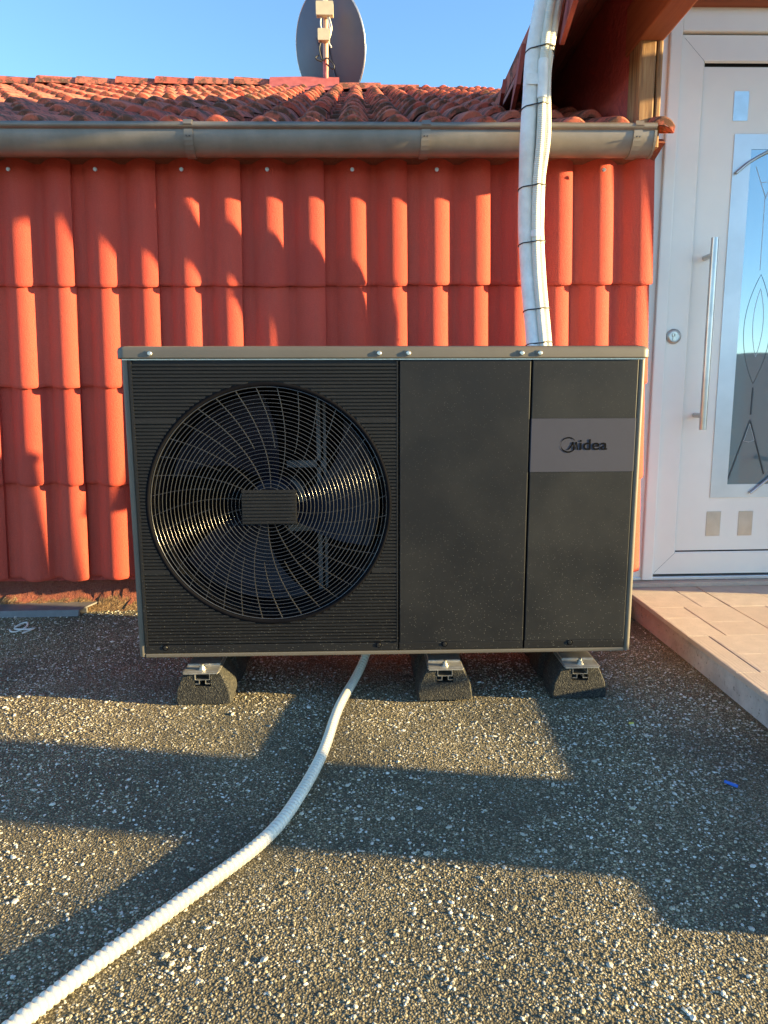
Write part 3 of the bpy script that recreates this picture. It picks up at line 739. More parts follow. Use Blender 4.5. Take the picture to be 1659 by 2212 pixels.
# ------------------------------------------------------------------ satellite dish
sd = root('satellite_dish', (-0.27, 6.8, 3.55), 'dark slate satellite dish on a painted mast with beige boxes at the ridge', 'satellite dish')
def dish():
    az = R(40); el = R(14)
    Nn = Vector((math.sin(az)*math.cos(el), math.cos(az)*math.cos(el), math.sin(el)))
    Rr = Vector((math.cos(az), -math.sin(az), 0)); Uu = Rr.cross(Nn)
    C = Vector((-0.25, 7.03, 3.955)); rh, rv = 0.405, 0.47; dep = 0.085
    m = MB(); nr, na = 10, 48
    for off, sgn in ((0.0, 1), (0.006, -1)):
        vs = []; fs = []
        for j in range(nr+1):
            q = j/nr
            for i in range(na):
                a = 2*math.pi*i/na; vs.append(C+Rr*(rh*q*math.cos(a))+Uu*(rv*q*math.sin(a))+Nn*(dep*q*q-dep+off))
        for j in range(nr):
            for i in range(na):
                f = (j*na+i, (j+1)*na+i, (j+1)*na+(i+1) % na, j*na+(i+1) % na); fs.append(f if sgn < 0 else f[::-1])
        m.add(vs, fs, True)
    m.build('reflector', MAT['dish'], sd)
    rim = MB(); pts = [C+Rr*(rh*math.cos(a))+Uu*(rv*math.sin(a))+Nn*0.003 for a in np.linspace(0, 2*math.pi, 60)]
    rim.tube(pts, 0.007, 6, cap=False); rim.build('rim', MAT['alu'], sd)
    bk = MB()
    for s in (-1, 1):
        p = [C+Rr*(s*.05)+Uu*.08-Nn*.10, C+Rr*(s*.05+.02)+Uu*(-.40)-Nn*.06]
        bk.tube(p, 0.012, 4)
    bk.build('back_bracket', MAT['dish'], sd)
    ar = MB(); p0 = C-Uu*0.44-Nn*0.02; p1 = C-Uu*0.40+Nn*0.46+Rr*0.02
    ar.tube([p0, p1], 0.013, 8); ar.build('feed_arm', MAT['cable_w'], sd)
    l = MB(); l.tube([p1-Nn*.02+Uu*.01, p1+Uu*.06-Nn*.05, p1+Uu*.10-Nn*.11], [0.02, 0.026, 0.03], 12); l.build('feed_horn', MAT['beige'], sd)
    l = MB(); l.tube([p1, p1+Uu*.06+Nn*.02, p1+Uu*.12-Nn*.0], 0.008, 8); l.build('cable', MAT['cable'], sd)
dish()
m = MB(); m.tube([(-0.275, 6.72, 3.5), (-0.272, 6.72, 3.75), (-0.268, 6.72, 4.0), (-0.262, 6.72, 4.5)], 0.022, 14); m.build('mast', MAT['mast'], sd)
MB().tube([(-0.275, 6.72, 3.53), (-0.275, 6.72, 3.72)], 0.0235, 14).build('mast_foot_sleeve', MAT['flash'], sd)
MB().rbox(-0.345, -0.198, 6.64, 6.70, 4.04, 4.147, 0.006, 2, 'Y').build('junction_box', MAT['beige'], sd)
MB().rbox(-0.334, -0.234, 6.645, 6.70, 3.847, 3.938, 0.006, 2, 'Y').build('junction_box', MAT['beige'], sd)
for pts, mt in (([(-.30, 6.68, 4.05), (-.31, 6.67, 3.99), (-.30, 6.67, 3.93)], 'cable_w'), ([(-.25, 6.68, 4.05), (-.235, 6.67, 3.98), (-.225, 6.67, 3.90), (-.25, 6.69, 3.86)], 'cable_w'),
                ([(-.24, 6.68, 4.05), (-.225, 6.67, 4.0), (-.215, 6.67, 3.94), (-.235, 6.69, 3.9)], 'cable_w'),
                ([(-.31, 6.68, 3.85), (-.325, 6.67, 3.78), (-.30, 6.68, 3.70), (-.26, 6.68, 3.72), (-.20, 6.67, 3.655), (-.215, 6.68, 3.63), (-.27, 6.69, 3.68)], 'cable'),
                ([(-.33, 6.68, 3.74), (-.36, 6.67, 3.72), (-.345, 6.67, 3.70), (-.30, 6.68, 3.69)], 'cable'),
                ([(-.25, 6.68, 3.85), (-.22, 6.67, 3.80)], 'cable_w'), ([(-.25, 6.68, 4.14), (-.29, 6.68, 4.2), (-.265, 6.69, 4.4)], 'cable_w')):
    MB().tube(catmull(pts, .02), 0.0065, 7).build('cable', MAT[mt], sd)

# ------------------------------------------------------------------ heat pump
hp = root('heat_pump', (0.066, 1.90, 0.150), 'black heat pump outdoor unit with round fan guard and bronze-grey trim', 'heat pump')
hp.rotation_euler = (0, R(0.28), 0)
HX0 = 0.066; HZ0 = 0.150; DEP = 0.41
def L(mb, name, mat, par): return mb.build(name, mat, par, rel=False)
# local coordinates: x right, y into the wall, z up from the base
bx0, bx1, H = -0.692, 0.684, 0.812
m = MB()                                                   # casing: sides, back, underside, corner posts
m.box(bx0+.006, bx0+.012, 0.004, DEP, 0.004, H); m.box(bx1-.012, bx1-.006, 0.004, DEP, 0.004, H)
m.box(bx0+.012, bx1-.012, DEP-.006, DEP, 0.004, H); m.box(bx0+.012, bx1-.012, 0.012, DEP-.006, 0.004, 0.010)
m.box(bx0+.012, bx1-.012, 0.012, DEP-.006, H-.006, H)
casing = L(m, 'casing', MAT['bronze'], hp)
for s in (-1, 1):
    x0, x1 = (bx0, bx0+0.019) if s < 0 else (bx1-0.019, bx1)
    L(MB().rbox(x0, x1, -0.004, 0.03, 0.0, H-.001, 0.0093, 5, 'Z'), 'corner_post', MAT['bronze'], hp)
L(MB().rbox(bx0+.019, bx1-.019, -0.004, 0.02, -0.003, 0.0085, 0.003, 2, 'X'), 'base_rail', MAT['bronze'], hp)
# lid with rounded edges and turned-down rim
def lid():
    m = MB(); lx0, lx1, ly0, ly1 = -0.703, 0.693, -0.013, DEP+0.01
    def loop(ins, z, rc):
        out = []
        for cx, cy, st in ((lx1-rc, ly1-rc, 0), (lx0+rc, ly1-rc, 90), (lx0+rc, ly0+rc, 180), (lx1-rc, ly0+rc, 270)):
            for k in range(7):
                a = R(st+15*k); out.append((cx+(rc-ins)*math.cos(a), cy+(rc-ins)*math.sin(a), z))
        return out
    rings = [loop(0.003, H-.002, .022), loop(0, H-.002, .022), loop(0, H+0.0015, .022), loop(0.0, H+.018, .022), loop(0.0015, H+.0235, .022), loop(0.006, H+.0275, .022), loop(0.014, H+.0295, .022), loop(0.030, H+.031, .022)]
    n = len(rings[0]); vs = [v for r in rings for v in r]
    fs = [(j*n+i, j*n+(i+1) % n, (j+1)*n+(i+1) % n, (j+1)*n+i) for j in range(len(rings)-1) for i in range(n)]
    m.add(vs, fs, True); m.add(rings[-1], [tuple(range(n))])
    return L(m, 'lid', MAT['bronze'], hp)
lid_o = lid()
L(MB().box(bx0+.003, bx1-.003, -0.005, 0.01, H-.0055, H-.0025), 'lid_gap', MAT['screw'], hp)
for x in (-0.548, 0.043, 0.119, 0.416, 0.464):
    xx = x-HX0; z = H+0.0105
    m = MB(); m.tube([(xx-.004, -.0125, z), (xx-.004, -.0142, z)], 0.0085, 16); L(m, 'screw_recess', MAT['bronze'], lid_o)
    m = MB(); m.tube([(xx, -.0135, z), (xx, -.0165, z), (xx, -.0178, z)], [0.0066, 0.0062, 0.0045], 14); m.tube([(xx, -.0179, z), (xx, -.0182, z)], 0.0022, 6); L(m, 'screw', MAT['screw'], lid_o)
# front panels
CX, CZ, CR = -0.2545-HX0, 0.5715-HZ0, 0.3205
gx0, gx1, gz0, gz1 = bx0+.0195, 0.0925-HX0, 0.0335, H-.0065
def grille():
    m = MB(); na = 128; vs = []; fs = []
    angs = [2*math.pi*i/na for i in range(na)]
    for a in angs: vs.append((CX+CR*math.cos(a), 0.0, CZ+CR*math.sin(a)))
    for a in angs:
        c, s = math.cos(a), math.sin(a); t = 1e9
        if c > 1e-9: t = min(t, (gx1-CX)/c)
        if c < -1e-9: t = min(t, (gx0-CX)/c)
        if s > 1e-9: t = min(t, (gz1-CZ)/s)
        if s < -1e-9: t = min(t, (gz0-CZ)/s)
        vs.append((CX+c*t, 0.0, CZ+s*t))
    for a in angs: vs.append((CX+(CR-.002)*math.cos(a), 0.09, CZ+(CR-.002)*math.sin(a)))
    for i in range(na):
        j = (i+1) % na; fs.append((i, na+i, na+j, j)); fs.append((i, j, 2*na+j, 2*na+i))
    m.add(vs, fs)
    for cx, cz in ((gx0, gz0), (gx1, gz0), (gx1, gz1), (gx0, gz1)):      # fill the corners
        k = min(range(na), key=lambda i: (vs[na+i][0]-cx)**2+(vs[na+i][2]-cz)**2)
        a, b, c = na+(k-1) % na, na+k, na+(k+1) % na
        m.add([vs[a], vs[b], vs[c], (cx, 0.0, cz)], [(0, 1, 3), (1, 2, 3)])
    return L(m, 'grille_panel', MAT['black'], hp)
grl = grille()
zz = gz0+0.0068; pitch = 0.0093; i = 0
while zz < gz1-0.004:
    hb = 0.0081 if i in (21, 64) else 0.00345
    if i in (21, 64): zz += pitch*.5
    d = abs(zz-CZ); cr = CR+0.0085
    xs_ = [(gx0+.007, gx1-.004)] if d >= cr else [(gx0+.007, CX-math.sqrt(cr*cr-d*d)), (CX+math.sqrt(cr*cr-d*d), gx1-.004)]
    for x0, x1 in xs_:
        if x1-x0 < .003: continue
        m = MB(); m.add([(x0, 0.0, zz-hb), (x1, 0.0, zz-hb), (x1, -.0052, zz-hb*.94), (x0, -.0052, zz-hb*.94), (x0, -.0062, zz-hb*.8), (x1, -.0062, zz-hb*.8), (x0, -.0062, zz+hb*.8), (x1, -.0062, zz+hb*.8), (x0, -.0052, zz+hb*.94), (x1, -.0052, zz+hb*.94), (x0, 0, zz+hb), (x1, 0, zz+hb)],
              [(0, 1, 2, 3), (3, 2, 5, 4), (4, 5, 7, 6), (6, 7, 9, 8), (8, 9, 11, 10), (0, 3, 4, 6, 8, 10), (1, 11, 9, 7, 5, 2)])
        L(m, 'grille_rib', MAT['black'], grl)
    zz += pitch*(1.5 if i in (21, 64) else 1); i += 1
for x0, x1 in ((gx0, gx0+.007), (gx1-.004, gx1)): L(MB().box(x0, x1, -.0066, 0, gz0, gz1), 'grille_border', MAT['black'], grl)
m = MB(); vs = []; na = 128
for r, y in ((CR-.002, .03), (CR-.002, -.0045), (CR-.0008, -.0066), (CR+.0075, -.0066), (CR+.0088, -.0050), (CR+.0088, .001)):
    for q in range(na): a = 2*math.pi*q/na; vs.append((CX+r*math.cos(a), y, CZ+r*math.sin(a)))
m.add(vs, [(j*na+q, j*na+(q+1) % na, (j+1)*na+(q+1) % na, (j+1)*na+q) for j in range(5) for q in range(na)], True)
L(m, 'opening_rim', MAT['cavity'], grl)
MX0, MX1, PX0, PX1 = 0.0965-HX0, 0.4435-HX0, 0.4485-HX0, bx1-.0195
L(MB().rbox(MX0, MX1, -0.005, 0.01, 0.0335, H-.0065, 0.002, 2, 'Z'), 'middle_panel', MAT['panel'], hp)
BZ1, BZ0 = 0.802-HZ0, 0.659-HZ0
pm = MB(); pm.rbox(PX0, PX1, -0.005, 0.01, BZ1+.0006, H-.0065, 0.002, 2, 'Z'); pm.rbox(PX0, PX1, -0.005, 0.01, 0.0335, BZ0-.0006, 0.002, 2, 'Z')
pnl = L(pm, 'service_panel', MAT['panel2'], hp)
badge = L(MB().rbox(PX0-.0005, PX1+.0005, -0.0062, 0.01, BZ0, BZ1, 0.0015, 2, 'Z'), 'badge_plate', MAT['badge'], hp)
# dark gaps behind the joints
L(MB().box(gx1-.01, MX0+.01, 0.006, 0.012, .012, H-.004).box(MX1-.01, PX0+.01, 0.006, 0.012, .012, H-.004), 'joint_shadow_strip', MAT['cavity'], hp)
# bottom strip with screws
for x0, x1 in ((gx0, gx1), (MX0, MX1), (PX0, PX1)):
    st = L(MB().rbox(x0, x1, -0.004, 0.01, 0.0095, 0.0325, 0.002, 2, 'X'), 'lower_strip', MAT['black'], hp)
    for x in (-0.553, 0.038, 0.223, 0.577):
        xx = x-HX0
        if x0 < xx < x1:
            L(MB().tube([(xx, -.004, .026), (xx, -.0047, .026)], .0085, 14), 'screw_recess', MAT['cavity'], st)
            L(MB().tube([(xx, -.0046, .026), (xx, -.0062, .026)], [.0058, .0048], 12).tube([(xx, -.0063, .026), (xx, -.0066, .026)], .002, 6), 'screw', MAT['screw_dark'], st)
# logo lettering on the badge
def logo():
    yb = -0.0062; par = badge
    cx, cz, r = 0.5505-HX0, 0.7315-HZ0, 0.0212
    m = MB(); n = 60; vs = []; fs = []
    a0, a1 = R(28), R(28+318)
    for i in range(n+1):
        t = i/n; a = a0+(a1-a0)*t
        w = 0.0006+0.0030*max(0, math.sin(math.pi*min(1, t/0.42)))**1.2*(t < .42)+0.0036*max(0, math.sin(math.pi*(t-.5)/.5))*(t >= .5)
        for rr in (r, r-w): vs.append((cx+rr*math.cos(a), yb-.0007, cz+rr*math.sin(a)))
    for i in range(n): fs.append((2*i, 2*i+1, 2*i+3, 2*i+2))
    m.add(vs, fs)
    def poly(pts): m.add([(cx+p*r, yb-.0008, cz+q*r) for p, q in pts], [tuple(range(len(pts)))])
    # the leaning M with its swash
    s0 = [(-.30, -.64), (-.02, -.50), (.20, -.22), (.36, .10), (.44, .38), (.60, .38), (.52, .04), (.36, -.32), (.14, -.56), (-.10, -.66)]
    for k in range(len(s0)//2-1): poly([s0[k], s0[k+1], s0[-2-k], s0[-1-k]])
    poly([(.46, .38), (.64, .38), (.74, -.62), (.58, -.62)]); poly([(.62, -.62), (.72, -.62), (1.02, .38), (.88, .38)])
    poly([(.90, .38), (1.06, .38), (1.24, -.62), (1.06, -.62)])
    fix_normals(L(m, 'emblem', MAT['ink'], par))
    cu = bpy.data.curves.new('lettering', 'FONT'); cu.body = 'idea'; cu.size = 0.0405; cu.offset = 0.0004; cu.extrude = 0.0004; cu.space_character = 1.02
    to = bpy.data.objects.new('lettering_tmp', cu); COL.objects.link(to)
    dg = bpy.context.evaluated_depsgraph_get(); me = bpy.data.meshes.new_from_object(to.evaluated_get(dg)); bpy.data.objects.remove(to)
    xs = [v.co.x for v in me.vertices]; sx = (0.655-0.5795)/(max(xs)-min(xs)); mn = min(xs)
    for v in me.vertices:
        x, y, z = v.co; v.co = ((0.5805-HX0)+(x-mn)*sx, yb-.0006-z, cz-.62*r+y)
    me.materials.clear(); me.materials.append(MAT['ink']); me.name = 'lettering'
    link('lettering', me, par)
logo()
# fan guard
gd = L(MB().ring((CX, -0.003, CZ), CR-.0045, 0.0016, 'Y', 128, 6), 'fan_guard', MAT['wire'], hp)
nr = 27
for k in range(nr-1):
    r = 0.050+(CR-.0045-0.050)*k/(nr-1)
    L(MB().ring((CX, -0.003, CZ), r, 0.00085, 'Y', 84, 6), 'guard_ring', MAT['wire'], gd)
for k in range(36):
    th = R(5.0+10*k); r0 = 0.05 if k % 2 == 0 else CR*0.5
    pts = []
    for i in range(18):
        r = CR-.003+(r0-CR)*i/17; a = th-R(25)*max(0, 1-r/CR)**1.1; pts.append((CX+r*math.cos(a), 0.0006, CZ+r*math.sin(a)))
    # flat bar section: thin and deep
    m = MB(); vs = []; fs = []
    for i, p in enumerate(pts):
        q0 = Vector(pts[max(0, i-1)]); q1 = Vector(pts[min(17, i+1)]); t = (q1-q0).normalized(); w = Vector((-t.z, 0, t.x))*0.00075
        for dx, dy in ((-1, -.0022), (1, -.0022), (1, .0045), (-1, .0045)): vs.append((p[0]+w.x*dx, p[1]+dy, p[2]+w.z*dx))
    for i in range(17):
        for c in range(4): fs.append((4*i+c, 4*i+(c+1) % 4, 4*i+4+(c+1) % 4, 4*i+4+c))
    m.add(vs, fs); fix_normals(L(m, 'guard_spoke', MAT['wire'], gd))
pw, ph = 0.0735, 0.0465; px, pz = -0.2545-HX0, 0.5685-HZ0
cp = L(MB().rbox(px-pw, px+pw, -0.0075, 0.0005, pz-ph, pz+ph, 0.002, 2, 'Y'), 'centre_plate', MAT['black'], gd)
for k in range(10):
    z = pz-ph+0.0052+0.00925*k
    L(MB().rbox(px-pw+.002, px+pw-.002, -0.0115, -0.0076, z-.0033, z+.0033, 0.0012, 2, 'X'), 'plate_rib', MAT['black'], cp)
# interior: shroud, coil, fan, motor bracket
m = MB(); na = 72; vs = []
for r, y in ((CR-.002, .09), (CR-.012, .12), (CR-.012, .17)):
    for i in range(na):
        a = 2*math.pi*i/na; vs.append((CX+r*math.cos(a), y, CZ+r*math.sin(a)))
m.add(vs, [(j*na+i, j*na+(i+1) % na, (j+1)*na+(i+1) % na, (j+1)*na+i) for j in range(2) for i in range(na)], True)
L(m, 'shroud', MAT['cavity'], hp)
L(MB().box(gx0, gx1, 0.34, 0.38, 0.02, H-.02).box(gx1-.02, gx1, .012, .34, .02, H-.02), 'coil', MAT['cavity'], hp)
fan = L(MB().tube([(CX, .055, CZ), (CX, .06, CZ), (CX, .15, CZ)], [.05, .062, .066], 28), 'fan', MAT['blade'], hp)
for k in range(3):
    m = MB(); na, nr_ = 14, 10; vs = []; a0 = R(76+120*k)
    for j in range(nr_+1):
        q = j/nr_; r = 0.06+(CR-.022-.06)*q
        sp = R(52+22*q); sw_ = R(18)*q
        for i in range(na+1):
            t = i/na; a = a0+sw_+sp*t
            y = 0.085+0.085*t*(1-.35*q)+0.012*math.sin(math.pi*t)
            vs.append((CX+r*math.cos(a), y, CZ+r*math.sin(a)))
    fs = [(j*(na+1)+i, j*(na+1)+i+1, (j+1)*(na+1)+i+1, (j+1)*(na+1)+i) for j in range(nr_) for i in range(na)]
    m.add(vs, fs, True); o = L(m, 'blade', MAT['blade'], fan)
    # raised trailing fold near the tip
    pts = []
    for i in range(na+1):
        t = i/na; r = 0.06+(CR-.022-.06)*.9; a = a0+R(18)*.9+R(52+22*.9)*t; pts.append((CX+r*math.cos(a), 0.082+0.085*t*(1-.315)+0.012*math.sin(math.pi*t), CZ+r*math.sin(a)))
    L(MB().tube(pts, .0035, 6), 'blade_fold', MAT['blade'], o)
mb = MB(); mx = CX+0.118
mb.box(mx, mx+.012, .18, .20, 0.03, H-.05); mb.box(mx+.02, mx+.028, .18, .20, .03, H-.05)
mb.box(CX+.03, mx+.02, .18, .2, CZ+.085, CZ+.105); mb.box(CX+.03, mx+.02, .18, .2, CZ-.105, CZ-.085)
mb.tube([(CX+.03, .15, CZ), (CX+.03, .24, CZ)], .055, 20)
L(mb, 'motor_bracket', MAT['bracket'], hp)

# ------------------------------------------------------------------ mounting feet
def foot_parts():
    d = {}
    w0, w1, h, Ln = 0.078, 0.050, 0.098, 0.36
    m = MB(); prof = [(-w0, 0), (w0, 0), (w0, .018), (w0-.004, .045), (w1+.009, h-.018), (w1, h), (.0235, h), (.0235, .052), (-.0235, .052), (-.0235, h), (-w1, h), (-w1-.009, h-.018), (-w0+.004, .045), (-w0, .018)]
    ys = [0, .006, .10, .112, .125, .14, .155, .168, .18, .28, .292, .305, .32, Ln]
    bulge = [0, 1, 1, .8, .45, .35, .45, .8, 1, 1, .5, .4, .6, 1]
    n = len(prof); vs = []
    for y, b_ in zip(ys, bulge):
        for i, (x, z) in enumerate(prof):
            k = 1.0
            if abs(x) > .03: x = math.copysign(abs(x)-0.016*(1-b_)*(1 if y > .05 else .25), x)
            vs.append((x, y, z))
    fs = [(j*n+i, j*n+(i+1) % n, (j+1)*n+(i+1) % n, (j+1)*n+i) for j in range(len(ys)-1) for i in range(n)]
    # end caps in quads/tris (profile is concave)
    def cap(o, rev):
        c = [(0, 1, 2, 13), (13, 2, 3, 12), (12, 3, 7, 8), (3, 4, 7), (4, 5, 6, 7), (12, 8, 11), (8, 9, 10, 11)]
        return [tuple(o+i for i in (f[::-1] if rev else f)) for f in c]
    fs += cap(0, True)+cap((len(ys)-1)*n, False)
    m.add(vs, fs)
    for sx in (-1, 1): m.box(sx*.063-.008, sx*.063+.008, -.0006, .002, .0, .008)
    d['rubber_block'] = (m.mesh('rubber_block', MAT['rubber']), None)
    c = MB(); t = .0016; a, z0, z1 = .0215, .056, .0985
    for (x0, x1, q0, q1) in ((-a, -a+t, z0+.016, z1), (a-t, a, z0+.016, z1), (-a+t, a-t, z0+.016, z0+.016+t), (-a, -.008, z0+.004, z0+.004+t), (.008, a, z0+.004, z0+.004+t), (-.0096, -.008, z0+.004+t, z0+.016), (.008, .0096, z0+.004+t, z0+.016), (-a+t, -.010, z1-.004, z1-.0024), (.010, a-t, z1-.004, z1-.0024)):
        c.box(x0, x1, -.001, Ln-.01, q0, q1)
    d['rail_channel'] = (c.mesh('rail_channel', MAT['alu']), None)
    cb = MB().box(-.021, .021, .05, .052, .053, .098); d['channel_shade'] = (cb.mesh('channel_shade_plate', MAT['cavity']), None)  # dark plate standing in for the shade inside the channel
    p = MB(); p.rbox(-.051, .051, -.012, .22, h+.0006, h+.0046, .0035, 2, 'Y'); p.rbox(-.046, .046, .028, .2, h+.0046, h+.0115, .003, 2, 'Y')
    # rounded nose
    p.add([(-.051, -.012, h+.004), (.051, -.012, h+.004), (.047, -.022, h+.003), (-.047, -.022, h+.003), (-.051, -.012, h+.001), (.051, -.012, h+.001), (.047, -.022, h), (-.047, -.022, h)], [(0, 3, 2, 1), (3, 7, 6, 2), (0, 4, 7, 3), (1, 2, 6, 5)])
    d['mounting_plate'] = (p.mesh('mounting_plate', MAT['plate']), None)
    b = MB(); b.tube([(0, .006, h+.0046), (0, .006, h+.0062)], .0115, 18); b.tube([(0, .006, h+.0063), (0, .006, h+.0125)], .0085, 6, smooth=False); b.tube([(0, .006, h+.0125), (0, .006, h+.019)], .005, 10)
    d['bolt'] = (b.mesh('bolt', MAT['screw']), 'mounting_plate')
    return d
FP = foot_parts()
for x, y, rz, lab in ((-0.460, 1.912, 0.0, 'black rubber mounting foot under the fan side of the heat pump, leftmost'),
                      (0.2265, 1.906, 0.0, 'black rubber mounting foot beside the hose, middle of three'),
                      (0.612, 1.902, 0.0, 'black rubber mounting foot nearest the entrance platform')):
    f = root('mounting_foot', (x, y, 0.004), lab, 'mounting foot', 'rubber feet under the heat pump'); f.rotation_euler = (0, 0, rz)
    made = {}
    for k in ('rubber_block', 'rail_channel', 'channel_shade', 'mounting_plate', 'bolt'):
        me, par = FP[k]; made[k] = link('channel_shade_plate' if k == 'channel_shade' else k, me, made[par] if par else f)

# ------------------------------------------------------------------ drain hose
hz = 0.0145
hose = [(0.03, 2.20, 0.12), (0.012, 2.16, 0.07), (-0.012, 2.10, 0.03), (-0.035, 2.03, hz), (-0.070, 1.88, hz), (-0.087, 1.76, hz), (-0.099, 1.636, hz), (-0.118, 1.528, hz), (-0.144, 1.422, hz), (-0.180, 1.30, hz), (-0.230, 1.216, hz), (-0.285, 1.147, hz), (-0.344, 1.065, hz), (-0.397, 0.997, hz), (-0.448, 0.928, hz), (-0.482, 0.876, hz), (-0.53, 0.80, hz), (-0.60, 0.68, hz)]
hp_ = resample(catmull(hose, .02), .03)
for _ in range(6): hp_ = [hp_[0]]+[(a+2*b+c)/4 for a, b, c in zip(hp_, hp_[1:], hp_[2:])]+[hp_[-1]]
hs = corrugated(hp_, 0.0118, 0.0016, 0.0112, 18, 5).build('drain_hose', MAT['hose'])
tag(hs, 'white corrugated drain hose snaking from under the heat pump across the gravel', 'hose')

# ------------------------------------------------------------------ pipe bundle
pb = root('pipe_bundle', (0.6, 2.45, 0.9), 'white insulated pipes and ivory conduits tied together climbing past the gutter', 'pipe bundle')
CP = [(x*y/2.45, y, z) for x, y, z in ((0.606, 2.40, 0.70), (0.604, 2.47, 0.95), (0.601, 2.52, 1.035), (0.578, 2.55, 1.253), (0.566, 2.535, 1.41), (0.564, 2.50, 1.55), (0.566, 2.455, 1.68), (0.572, 2.435, 1.815), (0.579, 2.425, 1.925), (0.605, 2.415, 2.075), (0.64, 2.40, 2.25), (0.69, 2.38, 2.5))]
def off(dx, dy, wob=0): return [(x+dx+wob*math.sin(9*z+dx*80), y+dy+wob*math.cos(7*z), z) for x, y, z in CP]
def sleeve(path, r, amp):
    p = resample(catmull(path, .02), .012); ph_ = random.random()*6; amp *= .45
    rr = [r*(1+amp*(math.sin(i*.31+ph_)+.6*math.sin(i*.83+2*ph_))) for i in range(len(p))]
    return MB().tube(p, rr, 16)
sleeve(off(-.0185, -.004), .0255, .03).build('insulated_pipe', MAT['foam'], pb)
sleeve(off(.026, .014), .0225, .03).build('insulated_pipe', MAT['foam'], pb)
c1 = [(x+dx, y-.031, z) for (x, y, z), dx in zip(CP, (.010, .010, .008, .006, .008, .010, .016, .012, .008, .004, .004, .004))]
c2 = [(x+dx, y-.019, z) for (x, y, z), dx in zip(CP, (.030, .030, .030, .028, .026, .028, .040, .030, .026, .026, .026, .026))]
corrugated(c1, .0125, .0011, .0056, 12, 4).build('conduit', MAT['conduit'], pb)
corrugated(c2, .0118, .0011, .0056, 12, 4).build('conduit', MAT['conduit'], pb)
def at_z(path, z):
    p = catmull(path, .01); return min(p, key=lambda v: abs(v.z-z))
for path, z0, z1 in ((c1, 1.785, 1.90), (c1, 1.385, 1.41)):      # smooth couplings over the conduit
    pp = [v for v in catmull(path, .01) if z0 <= v.z <= z1]
    MB().tube(pp, .0155, 14).build('coupling', MAT['foam'], pb)
for z, s in ((1.926, 1), (1.766, 1), (1.5417, 1), (1.370, 1), (1.152, 1), (1.03, 1)):
    c = at_z(CP, z); pts = []
    for i in range(40):
        a = 2*math.pi*i/40
        sup = []
        for (dx, dy, r) in ((-.0185, -.004, .0262), (.026, .014, .0232), (.010, -.031, .0140), (.030, -.019, .0133)):
            sup.append(dx*math.cos(a)+dy*math.sin(a)+r)
        k = max(sup); pts.append((a, k))
    ring_ = []
    for i, (a, k) in enumerate(pts):                      # envelope of the support function
        kp = (pts[(i+1) % 40][1]-pts[i-1][1])/(4*math.pi/40)
        ring_.append(Vector((c.x+k*math.cos(a)-kp*math.sin(a), c.y+k*math.sin(a)+kp*math.cos(a), c.z+.006*math.cos(a+.6))))
    ring_.append(ring_[0]); MB().tube(ring_, .0021, 6, cap=False).build('zip_tie', MAT['tie'], pb)
MB().tube([(0.600, 2.398, 1.926), (0.610, 2.399, 1.917), (0.616, 2.403, 1.90)], .0018, 5).build('zip_tie_tail', MAT['tie'], pb)
m = MB(); c = at_z(CP, 1.835); m.rbox(c.x-.041, c.x-.002, c.y-.0335, c.y-.0315, c.z-.014, c.z+.018, .002, 2, 'Y'); m.build('tape_patch', MAT['foam'], pb)

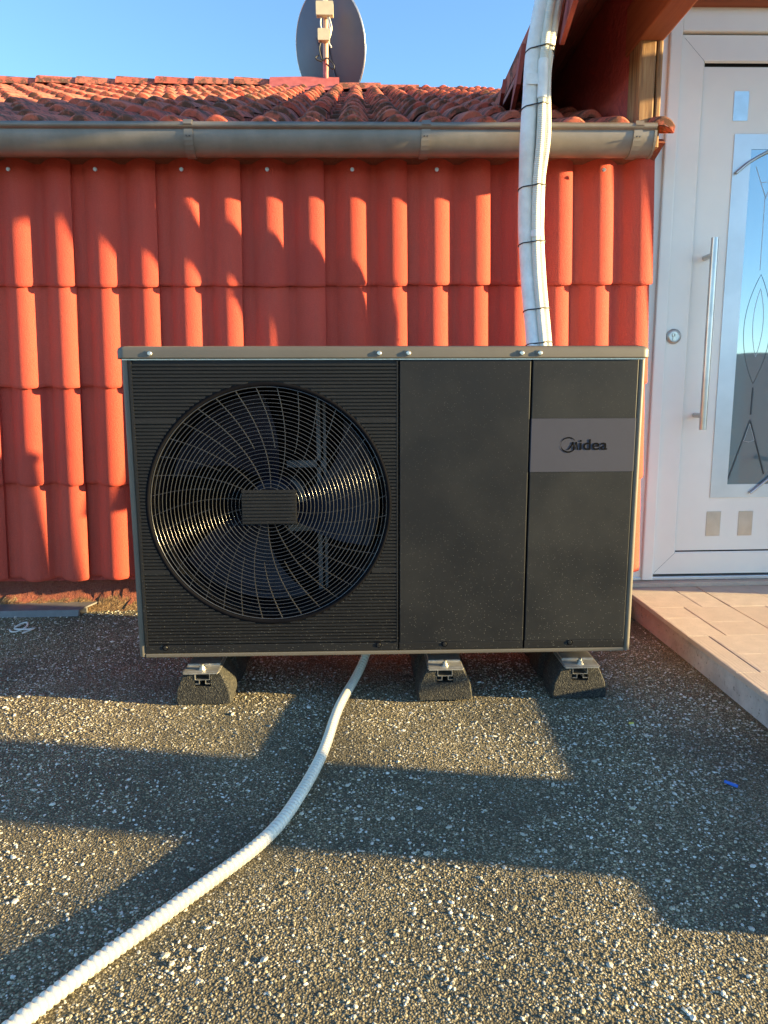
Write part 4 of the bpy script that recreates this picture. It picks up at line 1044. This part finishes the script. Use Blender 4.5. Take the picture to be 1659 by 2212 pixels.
# ------------------------------------------------------------------ loose things on the floor
ch = MB(); cx1 = -1.105; P = [(y-.157, z+.052) for y, z in ((2.742, .005), (2.748, .029), (2.862, .031), (2.868, .007), (2.860, .007), (2.855, .0255), (2.755, .0235), (2.750, .005))]
n = len(P); sh = [0.0, .012, .085, .09, .09, .085, .012, 0]
A = [(-2.5, y, z) for y, z in P]; B = [(cx1+.035+0.35*(y-2.585), y, z) for y, z in P]
ch.add(A+B, [(i, (i+1) % n, n+(i+1) % n, n+i) for i in range(n)]+[(n+0, n+1, n+6, n+7), (n+1, n+2, n+5, n+6), (n+2, n+3, n+4, n+5)])
ch.box(-2.5, cx1+.05, 2.63, 2.64, .058, .0765)
o = fix_normals(ch.build('cover_profile', MAT['channel'])); tag(o, 'grey plastic cover profile lying along the foot of the tiled wall', 'profile')
w = MB(); w.tube([p+Vector((0.03, -.06, float(floor_z(p.x, p.y-.06))+.003)) for p in catmull([(-1.30, 2.535, .006), (-1.285, 2.52, .005), (-1.262, 2.525, .006), (-1.245, 2.55, .009), (-1.255, 2.572, .012), (-1.275, 2.565, .010), (-1.285, 2.54, .007), (-1.265, 2.53, .009), (-1.23, 2.535, .006), (-1.215, 2.545, .005), (-1.235, 2.52, .005), (-1.245, 2.51, .005)], .008)], .0032, 6)
tag(w.build('wire_scrap', MAT['cable_w']), 'curled scrap of white wire on the shaded gravel below the profile', 'wire scrap')
s = MB(); s.rbox(-.014, .014, -.004, .004, 0, .005, .0015, 2, 'X'); o = s.build('plastic_scrap', MAT['blue']); o.location = (0.809, 1.432, .005); o.rotation_euler = (0, .15, -.6)
tag(o, 'small blue plastic scrap on the shaded gravel near the platform', 'scrap')
s = MB(); s.rbox(-.014, .014, -.005, .005, 0, .004, .0015, 2, 'X'); o = s.build('plastic_scrap', MAT['yellow']); o.location = (-.366, 1.045, .005); o.rotation_euler = (0, .05, .75)
tag(o, 'small yellow plastic scrap lying right beside the white hose', 'scrap')
s = MB(); s.rbox(-.006, .006, -.003, .003, 0, .004, .001, 2, 'X'); o = s.build('plastic_scrap', MAT['yellow']); o.location = (0.70, 1.735, .004); o.rotation_euler = (0, .05, .2)
tag(o, 'tiny yellow-green scrap on gravel in front of the platform-side foot', 'scrap')

# ------------------------------------------------------------------ railing right of the photograph (casts the long shadows)
rl = root('railing', (2.5, 1.06, SZ), 'dark steel railing with a rendered pillar on the platform edge', 'railing')
MB().rbox(2.40, 2.60, 0.80, 1.11, SZ-.003, 1.10, .008, 2, 'Z').build('pillar', MAT['render_wall'], rl)
def bar(y0, z0, y1, z1, nm='rail', r=.0135):
    MB().tube([(2.5, y0, z0), (2.5, (y0+y1)/2, (z0+z1)/2), (2.5, y1, z1)], r, 10).build(nm, MAT['rail'], rl)
bar(2.50, .422, 1.48, .440); bar(1.48, .440, 1.11, .453); bar(.80, .465, .25, .535); bar(.80, 1.04, .25, 1.05)
bar(.25, SZ-.6, .25, 1.05, 'rail_post')
